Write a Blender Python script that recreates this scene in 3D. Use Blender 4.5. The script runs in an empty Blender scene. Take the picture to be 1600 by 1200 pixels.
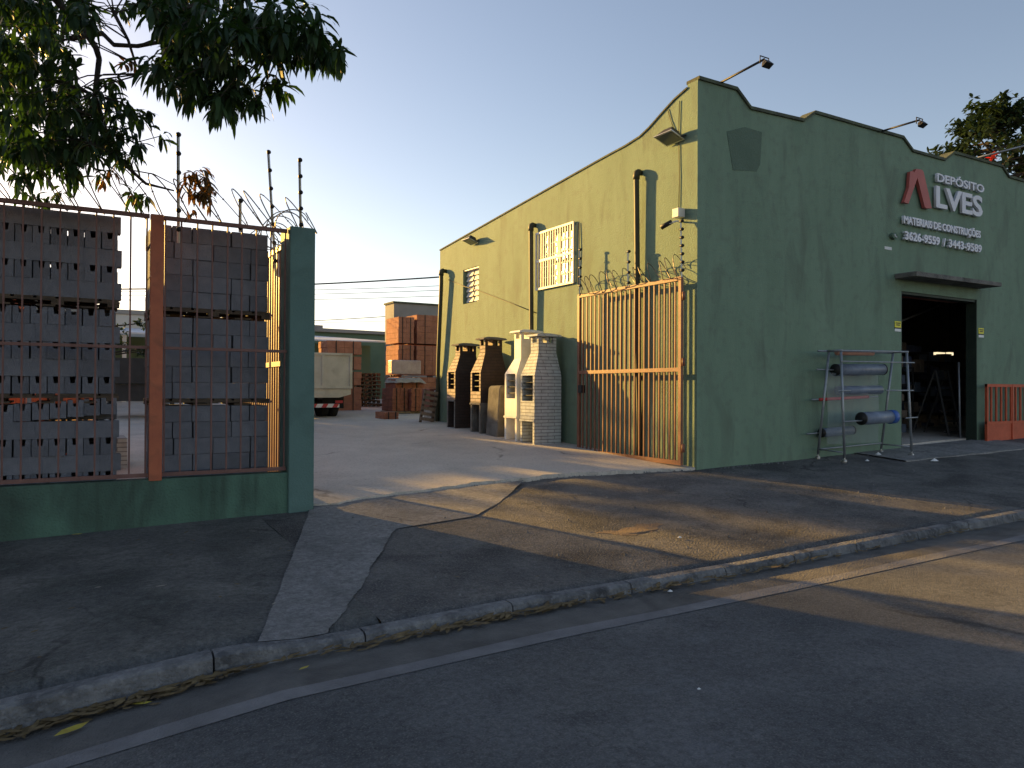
import bpy, math, random
from mathutils import Vector, Matrix
random.seed(7)
S = bpy.context.scene
C = bpy.data.collections.new('place'); S.collection.children.link(C)
R = math.radians

# ------------------------------------------------------------- camera (eye = origin)
FPX, YAW, PIT, ROL = 1181.8, R(30.643), R(.394), R(.264)
fw = Vector((math.sin(YAW)*math.cos(PIT), math.cos(YAW)*math.cos(PIT), math.sin(PIT)))
rt = Vector((math.cos(YAW), -math.sin(YAW), 0)); up = rt.cross(fw)
rt, up = math.cos(ROL)*rt+math.sin(ROL)*up, -math.sin(ROL)*rt+math.cos(ROL)*up
cd = bpy.data.cameras.new('camera'); cam = bpy.data.objects.new('camera', cd); C.objects.link(cam)
cam.matrix_world = Matrix(((rt.x, up.x, -fw.x, 0), (rt.y, up.y, -fw.y, 0), (rt.z, up.z, -fw.z, 0), (0, 0, 0, 1)))
cd.sensor_width = 36; cd.lens = 36*FPX/1600; cd.clip_start = .05; cd.clip_end = 3000
S.camera = cam
def at(px, py, D):
    d = fw+rt*((px-800)/FPX)-up*((py-600)/FPX); return d*D
# ------------------------------------------------------------- sky, sun, exposure
AZ, EL = R(-21), R(12.5)
W = bpy.data.worlds.new('World'); S.world = W; W.use_nodes = True
nt = W.node_tree; bg = nt.nodes['Background']; sk = nt.nodes.new('ShaderNodeTexSky')
sk.sky_type = 'NISHITA'; sk.sun_disc = False; sk.sun_elevation = EL; sk.sun_rotation = AZ
sk.air_density = 1.0; sk.dust_density = .85; sk.ozone_density = 1.6; sk.altitude = 600
tint = nt.nodes.new('ShaderNodeVectorMath'); tint.operation = 'MULTIPLY'; tint.inputs[1].default_value = (1.0, .80, .705)
nt.links.new(sk.outputs[0], tint.inputs[0]); nt.links.new(tint.outputs[0], bg.inputs[0]); bg.inputs[1].default_value = .05
sl = bpy.data.lights.new('sun', 'SUN'); sun = bpy.data.objects.new('sun', sl); C.objects.link(sun)
sl.energy = 2.45; sl.angle = R(.8); sl.color = (1, .58, .135)
sd = Vector((math.sin(AZ)*math.cos(EL), math.cos(AZ)*math.cos(EL), math.sin(EL)))
sun.rotation_euler = (-sd).to_track_quat('-Z', 'Y').to_euler()
S.view_settings.view_transform = 'Standard'; S.view_settings.look = 'None'
S.view_settings.exposure = 2.5; S.view_settings.gamma = 1
S.render.engine = 'CYCLES'
S.cycles.max_bounces = 8; S.cycles.transparent_max_bounces = 12

# ------------------------------------------------------------- ground heights
def ip(x, xs, ys):
    if x <= xs[0]: return ys[0]
    for i in range(1, len(xs)):
        if x <= xs[i]:
            t = (x-xs[i-1])/(xs[i]-xs[i-1]); return ys[i-1]*(1-t)+ys[i]*t
    return ys[-1]
def wl(X): return -1.415+.0255*X
def zr(X): return ip(X, [-30, -6, -.26, 1, 2.7, 4.9, 9.5, 30, 80], [-2.1, -1.95, -1.74, -1.61, -1.57, -1.555, -1.49, -1.2, -.9])
def kt(X): return ip(X, [-30, -6, -.26, .85, 1.25, 2.7, 5, 9.5, 30, 80], [-1.95, -1.8, -1.59, -1.5, -1.535, -1.495, -1.485, -1.40, -1.1, -.8])
def G(X, Y):
    if Y >= 8.4:
        ya = ip(Y, [8.4, 11.8, 15.3, 20, 30, 60], [-1.206, -1.05, -.9, -.82, -.65, -.5]); t = (ya+1.206)/(1.206-.65)
        return wl(X)+(-.65-wl(X))*t
    if Y > 4.62:
        t = (Y-4.62)/3.78; return kt(X)*(1-t)+wl(X)*t
    return zr(X)

# ------------------------------------------------------------- materials
def nn(nt, t, **k):
    n = nt.nodes.new(t)
    for a, b in k.items(): setattr(n, a, b)
    return n
MATS = {}
def mat(name, c1, c2=None, sc=3, rough=.8, bump=.0, bsc=40, metal=0, stretch=(1, 1, 1), speck=None, stain=None, stsc=.8, stlim=(.5, .7), crack=None, spec=.3, local=False, detail=6, grain=None, drip=None, mott=None):
    m = bpy.data.materials.new(name); m.use_nodes = True; t = m.node_tree; b = t.nodes['Principled BSDF']; L = t.links.new
    b.inputs['Roughness'].default_value = rough; b.inputs['Metallic'].default_value = metal
    b.inputs['Specular IOR Level'].default_value = spec
    if local: pos = nn(t, 'ShaderNodeTexCoord').outputs['Object']
    else: pos = nn(t, 'ShaderNodeNewGeometry').outputs['Position']
    mp = nn(t, 'ShaderNodeMapping'); mp.inputs['Scale'].default_value = stretch; L(pos, mp.inputs[0])
    c2 = c2 or tuple(x*.7 for x in c1)
    n1 = nn(t, 'ShaderNodeTexNoise'); n1.inputs['Scale'].default_value = sc; n1.inputs['Detail'].default_value = detail; n1.inputs['Roughness'].default_value = .62
    L(mp.outputs[0], n1.inputs['Vector'])
    r1 = nn(t, 'ShaderNodeValToRGB'); r1.color_ramp.elements[0].position = .32; r1.color_ramp.elements[1].position = .68
    r1.color_ramp.elements[0].color = (*c2, 1); r1.color_ramp.elements[1].color = (*c1, 1); L(n1.outputs[0], r1.inputs[0])
    col = r1.outputs[0]
    def mixin(fac, c):
        nonlocal col
        mx = nn(t, 'ShaderNodeMix', data_type='RGBA'); L(fac, mx.inputs[0]); L(col, mx.inputs[6]); mx.inputs[7].default_value = (*c, 1); col = mx.outputs[2]
    def ramp(src, a, bb, lo=0, hi=1):
        r = nn(t, 'ShaderNodeMapRange'); r.inputs[1].default_value = a; r.inputs[2].default_value = bb; r.inputs[3].default_value = lo; r.inputs[4].default_value = hi; L(src, r.inputs[0]); return r.outputs[0]
    if stain:
        n2 = nn(t, 'ShaderNodeTexNoise'); n2.inputs['Scale'].default_value = stsc; n2.inputs['Detail'].default_value = 8; n2.inputs['Distortion'].default_value = .6; L(mp.outputs[0], n2.inputs['Vector'])
        mixin(ramp(n2.outputs[0], stlim[0], stlim[1], 0, stain[3] if len(stain) > 3 else .8), stain[:3])
    if mott:
        for sc_, lo_, hi_, cc_ in ((mott[4], .56, .66, mott[:3]), (mott[4]*.37, .58, .68, tuple(min(1, q*3.2) for q in mott[:3]))):
            nm = nn(t, 'ShaderNodeTexNoise'); nm.inputs['Scale'].default_value = sc_; nm.inputs['Detail'].default_value = 9; nm.inputs['Roughness'].default_value = .7; nm.inputs['Distortion'].default_value = .4; L(pos, nm.inputs['Vector']); mixin(ramp(nm.outputs[0], lo_, hi_, 0, mott[3]), cc_)
    if drip:
        md = nn(t, 'ShaderNodeMapping'); md.inputs['Scale'].default_value = (5, 5, .35); L(pos, md.inputs[0])
        nd = nn(t, 'ShaderNodeTexNoise'); nd.inputs['Scale'].default_value = 1.6; nd.inputs['Detail'].default_value = 4; L(md.outputs[0], nd.inputs['Vector']); mixin(ramp(nd.outputs[0], .55, .72, 0, drip[3]), drip[:3])
    if grain:
        ng = nn(t, 'ShaderNodeTexNoise'); ng.inputs['Scale'].default_value = grain; ng.inputs['Detail'].default_value = 7; ng.inputs['Roughness'].default_value = .75; L(pos, ng.inputs['Vector'])
        mg = nn(t, 'ShaderNodeVectorMath', operation='SCALE'); L(col, mg.inputs[0]); L(ramp(ng.outputs[0], .25, .75, .45, 1.55), mg.inputs['Scale']); col = mg.outputs[0]
    if speck:
        n3 = nn(t, 'ShaderNodeTexNoise'); n3.inputs['Scale'].default_value = speck[4]; n3.inputs['Detail'].default_value = 3; L(pos, n3.inputs['Vector'])
        mixin(ramp(n3.outputs[0], .52, .72, 0, speck[3]), speck[:3])
    if crack:
        n4 = nn(t, 'ShaderNodeTexNoise'); n4.inputs['Scale'].default_value = 2.2; n4.inputs['Detail'].default_value = 6; L(pos, n4.inputs['Vector'])
        ad = nn(t, 'ShaderNodeVectorMath', operation='MULTIPLY_ADD'); L(n4.outputs[1], ad.inputs[0]); ad.inputs[1].default_value = (.7, .7, 0); L(pos, ad.inputs[2])
        v = nn(t, 'ShaderNodeTexVoronoi', feature='DISTANCE_TO_EDGE'); v.inputs['Scale'].default_value = crack; L(ad.outputs[0], v.inputs['Vector'])
        n5 = nn(t, 'ShaderNodeTexNoise'); n5.inputs['Scale'].default_value = .7; L(pos, n5.inputs['Vector'])
        mu = nn(t, 'ShaderNodeMath', operation='MULTIPLY'); L(ramp(v.outputs[0], .002, .011, .55, 0), mu.inputs[0]); L(ramp(n5.outputs[0], .5, .62), mu.inputs[1])
        mixin(mu.outputs[0], (.012, .012, .014))
    if local or True:
        oi = nn(t, 'ShaderNodeObjectInfo'); hv = nn(t, 'ShaderNodeHueSaturation'); L(ramp(oi.outputs['Random'], 0, 1, .86 if name == 'concrete_block' else .9, 1.16 if name == 'concrete_block' else 1.08), hv.inputs['Value']); L(col, hv.inputs['Color']); col = hv.outputs[0]
    L(col, b.inputs['Base Color'])
    if bump:
        nb = nn(t, 'ShaderNodeTexNoise'); nb.inputs['Scale'].default_value = bsc; nb.inputs['Detail'].default_value = 5; L(pos, nb.inputs['Vector'])
        bp = nn(t, 'ShaderNodeBump'); bp.inputs['Strength'].default_value = min(1, bump); bp.inputs['Distance'].default_value = .02*max(1, bump); L(nb.outputs[0], bp.inputs['Height']); L(bp.outputs[0], b.inputs['Normal'])
    MATS[name] = m; return m
def bricks(name, c1, c2, mortar, bw, bh, ms=.012, bump=.6, rough=.8, off=.5):
    m = bpy.data.materials.new(name); m.use_nodes = True; t = m.node_tree; b = t.nodes['Principled BSDF']; L = t.links.new
    b.inputs['Roughness'].default_value = rough
    tc = nn(t, 'ShaderNodeTexCoord'); sp = nn(t, 'ShaderNodeSeparateXYZ'); L(tc.outputs['Object'], sp.inputs[0])
    a = nn(t, 'ShaderNodeMath', operation='ADD'); L(sp.outputs[0], a.inputs[0]); L(sp.outputs[1], a.inputs[1])
    cb = nn(t, 'ShaderNodeCombineXYZ'); L(a.outputs[0], cb.inputs[0]); L(sp.outputs[2], cb.inputs[1])
    br = nn(t, 'ShaderNodeTexBrick'); br.offset = off; L(cb.outputs[0], br.inputs['Vector']); br.inputs['Scale'].default_value = 1
    br.inputs['Color1'].default_value = (*c1, 1); br.inputs['Color2'].default_value = (*c2, 1); br.inputs['Mortar'].default_value = (*mortar, 1)
    br.inputs['Mortar Size'].default_value = ms; br.inputs['Brick Width'].default_value = bw; br.inputs['Row Height'].default_value = bh; br.inputs['Mortar Smooth'].default_value = .2
    n = nn(t, 'ShaderNodeTexNoise'); n.inputs['Scale'].default_value = 9; n.inputs['Detail'].default_value = 6; L(tc.outputs['Object'], n.inputs['Vector'])
    mx = nn(t, 'ShaderNodeMix', data_type='RGBA', blend_type='MULTIPLY'); mx.inputs[0].default_value = .55; L(br.outputs[0], mx.inputs[6]); L(n.outputs[0], mx.inputs[7])
    mu = nn(t, 'ShaderNodeVectorMath', operation='SCALE'); L(mx.outputs[2], mu.inputs[0]); mu.inputs['Scale'].default_value = 1.35
    L(mu.outputs[0], b.inputs['Base Color'])
    bp = nn(t, 'ShaderNodeBump'); bp.invert = True; bp.inputs['Strength'].default_value = bump; bp.inputs['Distance'].default_value = .01; L(br.outputs[1], bp.inputs['Height']); L(bp.outputs[0], b.inputs['Normal'])
    MATS[name] = m; return m

mat('asphalt', (.165, .168, .175), (.078, .083, .092), .8, .85, 1.2, 90, speck=(.30, .29, .27, .55, 95), stain=(.18, .17, .16, .65), stsc=.5, stlim=(.5, .75), grain=28, mott=(.062, .066, .074, .6, 2.6), crack=.16)
mat('apron', (.150, .142, .136), (.070, .070, .074), 1.6, .9, 1.4, 50, mott=(.045, .045, .048, .65, 3.4), grain=22, speck=(.26, .24, .21, .6, 70), stain=(.04, .04, .043, .85), stsc=.9, stlim=(.5, .66), crack=.55)
mat('dirt_asphalt', (.160, .156, .148), (.075, .078, .08), 1.5, .92, 1.4, 60, mott=(.05, .053, .052, .6, 3.0), grain=24, speck=(.20, .18, .15, .5, 80), stain=(.05, .054, .052, .8), stsc=1.1, stlim=(.48, .65), crack=.45)
mat('concrete_path', (.28, .27, .265), (.20, .195, .192), 2.5, .88, .7, 60, stretch=(1, 1, 1), grain=18, speck=(.09, .09, .09, .5, 55), stain=(.12, .118, .118, .7), stsc=1.4, crack=.4)
mat('yard_concrete', (.56, .51, .455), (.46, .42, .375), 1.2, .9, .5, 50, stain=(.34, .31, .28, .6), stsc=.6, speck=(.12, .11, .1, .4, 30), crack=.22)
mat('kerb_concrete', (.22, .22, .225), (.09, .092, .1), 7, .88, 1.2, 45, stain=(.035, .036, .04, .8), stsc=3, speck=(.34, .34, .35, .35, 25))
mat('gutter_concrete', (.155, .148, .14), (.10, .097, .094), 4, .88, .8, 60, stain=(.045, .042, .04, .6), stsc=2)
mat('gutter_edge', (.23, .225, .23), (.155, .152, .16), 4, .88, .8, 60, stain=(.07, .065, .065, .5), stsc=2)
mat('earth', (.10, .075, .05), (.05, .04, .03), 1.5, .95, 1, 30)
mat('patch_earth', (.185, .135, .10), (.12, .10, .085), 7, .95, 1.4, 60, speck=(.3, .2, .12, .6, 70))
mat('green_stucco', (.185, .272, .198), (.150, .226, .162), 2.2, .8, .35, 40, stretch=(1, 1, .28), stain=(.115, .15, .115, .75), stsc=2.6, stlim=(.54, .72), speck=(.13, .165, .13, .4, 7), drip=(.13, .175, .13, .28))
mat('green_dark', (.03, .045, .033), (.02, .033, .026), 3, .6, .4, 40)
mat('green_patch', (.115, .170, .128), (.095, .145, .108), 2.5, .8, .8, 40)
mat('green_fence', (.088, .170, .128), (.056, .105, .08), 2.2, .8, .9, 45, stretch=(1, 1, .5), stain=(.035, .05, .042, .75), stsc=1.6, drip=(.03, .045, .035, .6))
mat('green_pillar', (.095, .172, .160), (.082, .148, .138), 2, .7, .4, 60, stain=(.05, .085, .075, .5), stsc=1.8)
mat('coping', (.10, .12, .075), (.05, .055, .045), 5, .85, .6, 40)
mat('orange_paint', (.42, .125, .06), (.30, .085, .045), 5, .6, .2, 50, stain=(.16, .06, .035, .6), stsc=5)
mat('rust_paint', (.19, .095, .08), (.125, .065, .058), 6, .6, .2, 50, stain=(.10, .05, .04, .6), stsc=6)
mat('gate_paint', (.235, .098, .062), (.155, .068, .045), 5, .5, .1, 50, stain=(.25, .11, .06, .5), stsc=5)
mat('red_orange', (.55, .10, .045), (.40, .07, .03), 4, .55, .2, 40)
mat('concrete_block', (.235, .24, .275), (.165, .172, .205), 8, .95, 1, 130, speck=(.23, .23, .24, .35, 160), local=True)
mat('concrete_grey', (.20, .19, .175), (.11, .105, .098), 3.5, .93, 1, 40, stain=(.06, .055, .05, .7), stsc=2.5)
mat('wood_old', (.13, .095, .065), (.055, .042, .032), 6, .85, .6, 50, stretch=(1, 1, 4))
mat('wood_pale', (.32, .24, .17), (.17, .125, .09), 6, .8, .6, 50)
mat('hollow_brick', (.42, .18, .11), (.30, .125, .08), 5, .9, .6, 50, stain=(.25, .10, .06, .5), stsc=4)
mat('white_paint', (.80, .78, .74), (.68, .66, .62), 3, .45, .1, 40, stain=(.4, .38, .34, .4), stsc=3)
mat('sign_white', (.72, .72, .78), (.64, .64, .70), 3, .5)
mat('sign_red', (.42, .10, .085), (.34, .08, .07), 2, .5)
mat('galvanised', (.33, .35, .38), (.24, .26, .29), 9, .45, .1, 60, metal=.55)
mat('steel_bright', (.55, .54, .52), (.42, .41, .40), 9, .35, .1, 60, metal=.7)
mat('wire', (.20, .17, .14), (.12, .10, .085), 9, .5, metal=.5)
mat('black_plastic', (.022, .022, .024), (.014, .014, .015), 5, .5)
mat('rubber', (.022, .022, .023), (.012, .012, .013), 6, .85, .4, 60)
mat('pipe_paint', (.06, .062, .035), (.045, .045, .028), 5, .55)
mat('truck_cream', (.58, .53, .44), (.48, .44, .36), 3, .5, .1, 30, stain=(.30, .26, .20, .5), stsc=2.5)
mat('dark_metal', (.045, .043, .042), (.025, .025, .025), 5, .6, .2, 40)
mat('bark', (.075, .06, .05), (.035, .03, .026), 9, .9, 1.5, 40, stretch=(1, 1, .3))
mat('roof_sheet', (.62, .62, .66), (.50, .50, .54), 1, .5, .1, 10)
mat('far_wall', (.30, .29, .27), (.23, .22, .21), .5, .85, .2, 20, stain=(.15, .14, .13, .5), stsc=.6)
mat('far_white', (.62, .60, .56), (.5, .48, .45), .7, .85)
mat('far_green', (.13, .20, .14), (.10, .16, .11), .6, .85)
mat('tile_pack', (.34, .13, .09), (.22, .085, .06), 6, .8, .5, 20)
mat('wrap', (.55, .42, .38), (.42, .30, .27), 4, .35, .5, 15)
mat('red_box', (.27, .09, .06), (.19, .065, .045), 4, .7)
mat('sack', (.42, .38, .33), (.30, .26, .22), 5, .8, 1, 15)
mat('roll_grey', (.20, .24, .32), (.13, .16, .22), 6, .35, .3, 25)
mat('roll_pink', (.55, .30, .22), (.45, .22, .16), 5, .5)
mat('roll_red', (.55, .06, .06), (.4, .04, .04), 5, .5)
mat('blue_plastic', (.05, .13, .42), (.04, .10, .33), 5, .4)
mat('interior', (.16, .15, .14), (.08, .075, .07), 2, .9)
mat('stock_dark', (.10, .12, .20), (.05, .055, .08), 5, .6)
mat('stock_mid', (.34, .27, .22), (.15, .12, .10), 4, .6)
mat('paper_white', (.75, .75, .75), (.68, .68, .68), 5, .6)
mat('yellow', (.75, .68, .05), (.70, .62, .04), 5, .5)
mat('leaf_yellow', (.45, .38, .05), (.33, .24, .05), 20, .6)
mat('leaf_dry', (.21, .15, .07), (.08, .055, .03), 20, .8)
mat('flower_red', (.75, .06, .03), (.6, .04, .02), 5, .6)
bricks('white_brick', (.50, .53, .53), (.46, .49, .49), (.20, .20, .20), .30, .062, .007)
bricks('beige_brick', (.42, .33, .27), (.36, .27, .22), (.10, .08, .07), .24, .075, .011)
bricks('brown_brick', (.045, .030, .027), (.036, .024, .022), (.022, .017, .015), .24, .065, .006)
bricks('pack_brick', (.50, .20, .105), (.44, .165, .085), (.20, .08, .045), .29, .19, .010)
bricks('tile_rows', (.34, .13, .09), (.26, .10, .07), (.08, .035, .03), .33, .10, .014)

def leafmat(name, c1, c2, tr, trf=.35):
    m = bpy.data.materials.new(name); m.use_nodes = True; t = m.node_tree; L = t.links.new; b = t.nodes['Principled BSDF']
    g = nn(t, 'ShaderNodeNewGeometry'); r = nn(t, 'ShaderNodeValToRGB'); r.color_ramp.elements[0].color = (*c1, 1); r.color_ramp.elements[1].color = (*c2, 1)
    L(g.outputs['Random Per Island'], r.inputs[0]); L(r.outputs[0], b.inputs['Base Color']); b.inputs['Roughness'].default_value = .5; b.inputs['Specular IOR Level'].default_value = .25
    tl = nn(t, 'ShaderNodeBsdfTranslucent'); tl.inputs[0].default_value = (*tr, 1); mx = nn(t, 'ShaderNodeMixShader'); mx.inputs[0].default_value = trf
    L(b.outputs[0], mx.inputs[1]); L(tl.outputs[0], mx.inputs[2]); L(mx.outputs[0], t.nodes['Material Output'].inputs[0]); MATS[name] = m
leafmat('mango_leaf', (.012, .028, .016), (.032, .062, .022), (.05, .13, .012), .20)
leafmat('new_leaf', (.06, .035, .018), (.11, .075, .025), (.22, .10, .02), .28)
leafmat('far_leaf', (.012, .028, .017), (.030, .058, .026), (.05, .09, .02), .18)
def glassmat(name, col, rough, alpha=None):
    m = bpy.data.materials.new(name); m.use_nodes = True; b = m.node_tree.nodes['Principled BSDF']
    b.inputs['Base Color'].default_value = (*col, 1); b.inputs['Roughness'].default_value = rough
    b.inputs['Specular IOR Level'].default_value = .8
    if alpha is not None: b.inputs['Alpha'].default_value = alpha
    MATS[name] = m
glassmat('glass', (.05, .055, .06), .2); glassmat('film', (.36, .43, .50), .3, .22); glassmat('dark_opening', (.01, .01, .011), .9)

# ------------------------------------------------------------- mesh builder
class MB:
    def __init__(s): s.v = []; s.f = []; s.m = []; s.mi = 0; s.sm = []
    def add(s, vs, fs, M=None, smooth=False):
        o = len(s.v); s.v += [tuple(M @ Vector(v)) if M else tuple(v) for v in vs]
        for f in fs: s.f.append([i+o for i in f]); s.m.append(s.mi); s.sm.append(smooth)
        return s
    def box(s, x0, x1, y0, y1, z0, z1, M=None):
        v = [(x0, y0, z0), (x1, y0, z0), (x1, y1, z0), (x0, y1, z0), (x0, y0, z1), (x1, y0, z1), (x1, y1, z1), (x0, y1, z1)]
        return s.add(v, [(0, 3, 2, 1), (4, 5, 6, 7), (0, 1, 5, 4), (1, 2, 6, 5), (2, 3, 7, 6), (3, 0, 4, 7)], M)
    def prism(s, poly, a, b, ax='y', M=None):   # poly in the two other axes, extruded a..b along ax
        n = len(poly)
        def mk(p, t): return {'y': (p[0], t, p[1]), 'x': (t, p[0], p[1]), 'z': (p[0], p[1], t)}[ax]
        v = [mk(p, a) for p in poly]+[mk(p, b) for p in poly]
        return s.add(v, [list(range(n))[::-1], list(range(n, 2*n))]+[(i, (i+1) % n, n+(i+1) % n, n+i) for i in range(n)], M)
    def frust(s, b0, b1, M=None):  # two rectangles (x0,x1,y0,y1,z)
        v = []
        for (x0, x1, y0, y1, z) in (b0, b1): v += [(x0, y0, z), (x1, y0, z), (x1, y1, z), (x0, y1, z)]
        return s.add(v, [(0, 3, 2, 1), (4, 5, 6, 7), (0, 1, 5, 4), (1, 2, 6, 5), (2, 3, 7, 6), (3, 0, 4, 7)], M)
    def tube(s, pts, r, n=8, cap=True, M=None):
        pts = [Vector(p) for p in pts]; k = len(pts); rr = r if isinstance(r, (list, tuple)) else [r]*k
        v = []; prev = None
        for i, p in enumerate(pts):
            d = (pts[min(i+1, k-1)]-pts[max(i-1, 0)]).normalized()
            if prev is None:
                a = Vector((0, 0, 1)) if abs(d.z) < .9 else Vector((1, 0, 0)); u = d.cross(a).normalized()
            else:
                u = (prev-d*prev.dot(d)).normalized()
            prev = u; w = d.cross(u)
            for j in range(n):
                t = 2*math.pi*j/n; v.append(tuple(p+(u*math.cos(t)+w*math.sin(t))*rr[i]))
        f = [(i*n+j, i*n+(j+1) % n, (i+1)*n+(j+1) % n, (i+1)*n+j) for i in range(k-1) for j in range(n)]
        if cap: f += [list(range(n))[::-1], [(k-1)*n+j for j in range(n)]]
        return s.add(v, f, M, n > 4)
    def bar(s, a, b, w, h=None):   # square bar between points
        return s.tube([a, b], w*.707, 4)
    def build(s, name, ms, parent=None, origin=None, bevel=0, link=True):
        if parent is not None and origin is None: origin = parent.get('_o', (0, 0, 0))
        if origin is None:
            xs = [p[0] for p in s.v]; ys = [p[1] for p in s.v]; zs = [p[2] for p in s.v]
            origin = ((min(xs)+max(xs))/2, (min(ys)+max(ys))/2, min(zs))
        ox, oy, oz = origin
        me = bpy.data.meshes.new(name); me.from_pydata([(x-ox, y-oy, z-oz) for x, y, z in s.v], [], s.f)
        for m in (ms if isinstance(ms, (list, tuple)) else [ms]): me.materials.append(MATS[m])
        me.polygons.foreach_set('material_index', s.m); me.polygons.foreach_set('use_smooth', s.sm); me.update()
        o = bpy.data.objects.new(name, me); C.objects.link(o)
        if parent is not None: o.parent = parent; o.location = (0, 0, 0)
        else: o.location = origin
        if bevel:
            b = o.modifiers.new('bevel', 'BEVEL'); b.width = bevel; b.segments = 2; b.limit_method = 'ANGLE'
        return o
def tag(o, label=None, cat=None, group=None, kind=None):
    if label: o['label'] = label
    if cat: o['category'] = cat
    if group: o['group'] = group
    if kind: o['kind'] = kind
    return o
def thing(name, loc, label, cat, group=None, rz=0, local=False):
    o = bpy.data.objects.new(name, None); C.objects.link(o); o.location = loc; o.rotation_euler.z = rz; o.empty_display_size = .2
    if not local: o['_o'] = tuple(loc)
    else: o['_o'] = (0, 0, 0)
    return tag(o, label, cat, group)
def dup(o, loc=None, rz=None, parent=None):
    c = o.copy(); C.objects.link(c)
    if parent: c.parent = parent
    for ch in [x for x in C.objects if x.parent == o]: dup(ch, parent=c)
    if loc is not None: c.location = loc
    if rz is not None: c.rotation_euler.z = rz
    return c
def struct(o): return tag(o, kind='structure')

# ============================================================= GROUND
def strip(name, m, xs, ya, yb, ny, zf, dz=0, skirt=0):
    b = MB(); n = len(xs); vs = []
    for x in xs:
        a, c = ya(x), yb(x)
        for j in range(ny+1):
            y = a+(c-a)*j/ny; vs.append((x, y, zf(x, y)+dz))
    fs = [(i*(ny+1)+j, (i+1)*(ny+1)+j, (i+1)*(ny+1)+j+1, i*(ny+1)+j+1) for i in range(n-1) for j in range(ny)]
    b.add(vs, fs, smooth=True)
    if skirt:
        k = len(vs); b.add([(x, ya(x), zf(x, ya(x))+dz) for x in xs]+[(x, ya(x)-.004, zf(x, ya(x))+dz-skirt) for x in xs], [(i, n+i, n+i+1, i+1) for i in range(n-1)])
    return struct(b.build(name, m, origin=(0, 0, 0)))
def rng(a, b, st): 
    n = int(round((b-a)/st)); return [a+(b-a)*i/n for i in range(n+1)]
XS = rng(-30, 80, .5)
strip('ground', 'earth', rng(-1200, 1200, 60), lambda x: -1200, lambda x: 1200, 40, lambda x, y: -2.35)
XF = rng(-30, -2, 2)+rng(-1.8, 20, .2)+rng(21, 80, 2)
strip('road', 'asphalt', XF, lambda x: -14, lambda x: 4.02, 12, lambda x, y: zr(x)+.02-.02*abs(y-4)/4*.0)
strip('gutter', 'gutter_concrete', XF, lambda x: 3.9, lambda x: 4.56, 3, lambda x, y: zr(x)-.012+.018*(4.5-y)/.6, .017)
strip('gutter_edge_line', 'gutter_edge', XF, lambda x: 3.90, lambda x: 4.035+.01*math.sin(x*3), 1, lambda x, y: zr(x)+.004, .020)
# kerb: stones with joints
b = MB(); x = -8.0
while x < 30:
    L = random.uniform(.85, 1.1); x1 = x+L-.012; n = 5
    for i in range(n):
        a = x+(x1-x)*i/n; c = x+(x1-x)*(i+1)/n; j = random.uniform(-.004, .004)
        pr = lambda q: [(4.5+.004*math.sin(q*9), zr(q)-.05), (4.525+.006*math.sin(q*7), kt(q)-.012), (4.545, kt(q)+.004), (4.63, kt(q)+.006), (4.63, zr(q)-.1)]
        A, B = pr(a), pr(c); k = len(A)
        b.add([(a, *p) for p in A]+[(c, *p) for p in B], [list(range(k)), list(range(k, 2*k))[::-1]]+[(t, k+t, k+(t+1) % k, (t+1) % k) for t in range(k)])
    x += L
struct(b.build('kerb', 'kerb_concrete', origin=(0, 0, 0)))
# sidewalk: left dirty asphalt, driveway apron, path strip, yard slab
def edge(x):   # broken front edge of the yard slab
    base = ip(x, [-30, 2.2, 2.6, 3.85, 4.8, 5.9, 7, 8.2, 8.3, 80], [8.6, 8.6, 8.5, 8.75, 8.86, 8.93, 8.75, 8.40, 8.62, 8.62])
    return base+.025*math.sin(x*11)+.018*math.sin(x*27+1)+.03*math.sin(x*4.3)
def sag(x, y):
    if y < 4.7: return 0
    d = math.exp(-((x-4.95)**2/.09+(y-6.02)**2/.06)); return -.035*d
strip('sidewalk', 'dirt_asphalt', rng(-30, -1, .5)+rng(-.8, 1.8, .2), lambda x: 4.62, lambda x: 8.45, 20, G)
b = MB()
strip('driveway', 'apron', rng(1.8, 20, .1)+rng(21, 80, 1), lambda x: 4.62, lambda x: 9.1 if x < 8.2 else 8.45, 45, lambda x, y: G(x, min(y, 8.4))+sag(x, y)+.006*math.sin(x*2.3)*math.sin(y*3.1))
def poly_sheet(name, m, ring, dz, skirt=.02, zf=G):
    b = MB(); n = len(ring); cx = sum(p[0] for p in ring)/n
    top = [(x, y, zf(x, y)+dz) for x, y in ring]
    b.add(top+[(x, y, z-skirt) for x, y, z in top], [list(range(n))]+[(i, i+n, (i+1) % n+n, (i+1) % n) for i in range(n)])
    return struct(b.build(name, m, origin=(0, 0, 0)))
def strip2(name, m, L0, L1, n, k, dz, jit=.012):   # sheet between two polylines given as functions of t in 0..1
    b = MB(); vs = []
    for i in range(n+1):
        t = i/n; a, c = L0(t), L1(t)
        for j in range(k+1):
            s_ = j/k; x = a[0]*(1-s_)+c[0]*s_; y = a[1]*(1-s_)+c[1]*s_
            if 0 < i < n and j in (0, k): x += (.25 if j == 0 else .7)*jit*(math.sin(t*31+j)+.6*math.sin(t*83+2*j)+.4*math.sin(t*190))*.8+random.uniform(-.003, .003)
            vs.append((x, y, G(x, y)+dz+.004*math.sin(y*2.3)))
    b.add(vs, [(i*(k+1)+j, i*(k+1)+j+1, (i+1)*(k+1)+j+1, (i+1)*(k+1)+j) for i in range(n) for j in range(k)], smooth=True)
    return struct(b.build(name, m, origin=(0, 0, 0)))
pl = lambda pts: (lambda t: (ip(t, [q[0] for q in pts], [q[1] for q in pts]), ip(t, [q[0] for q in pts], [q[2] for q in pts])))
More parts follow.
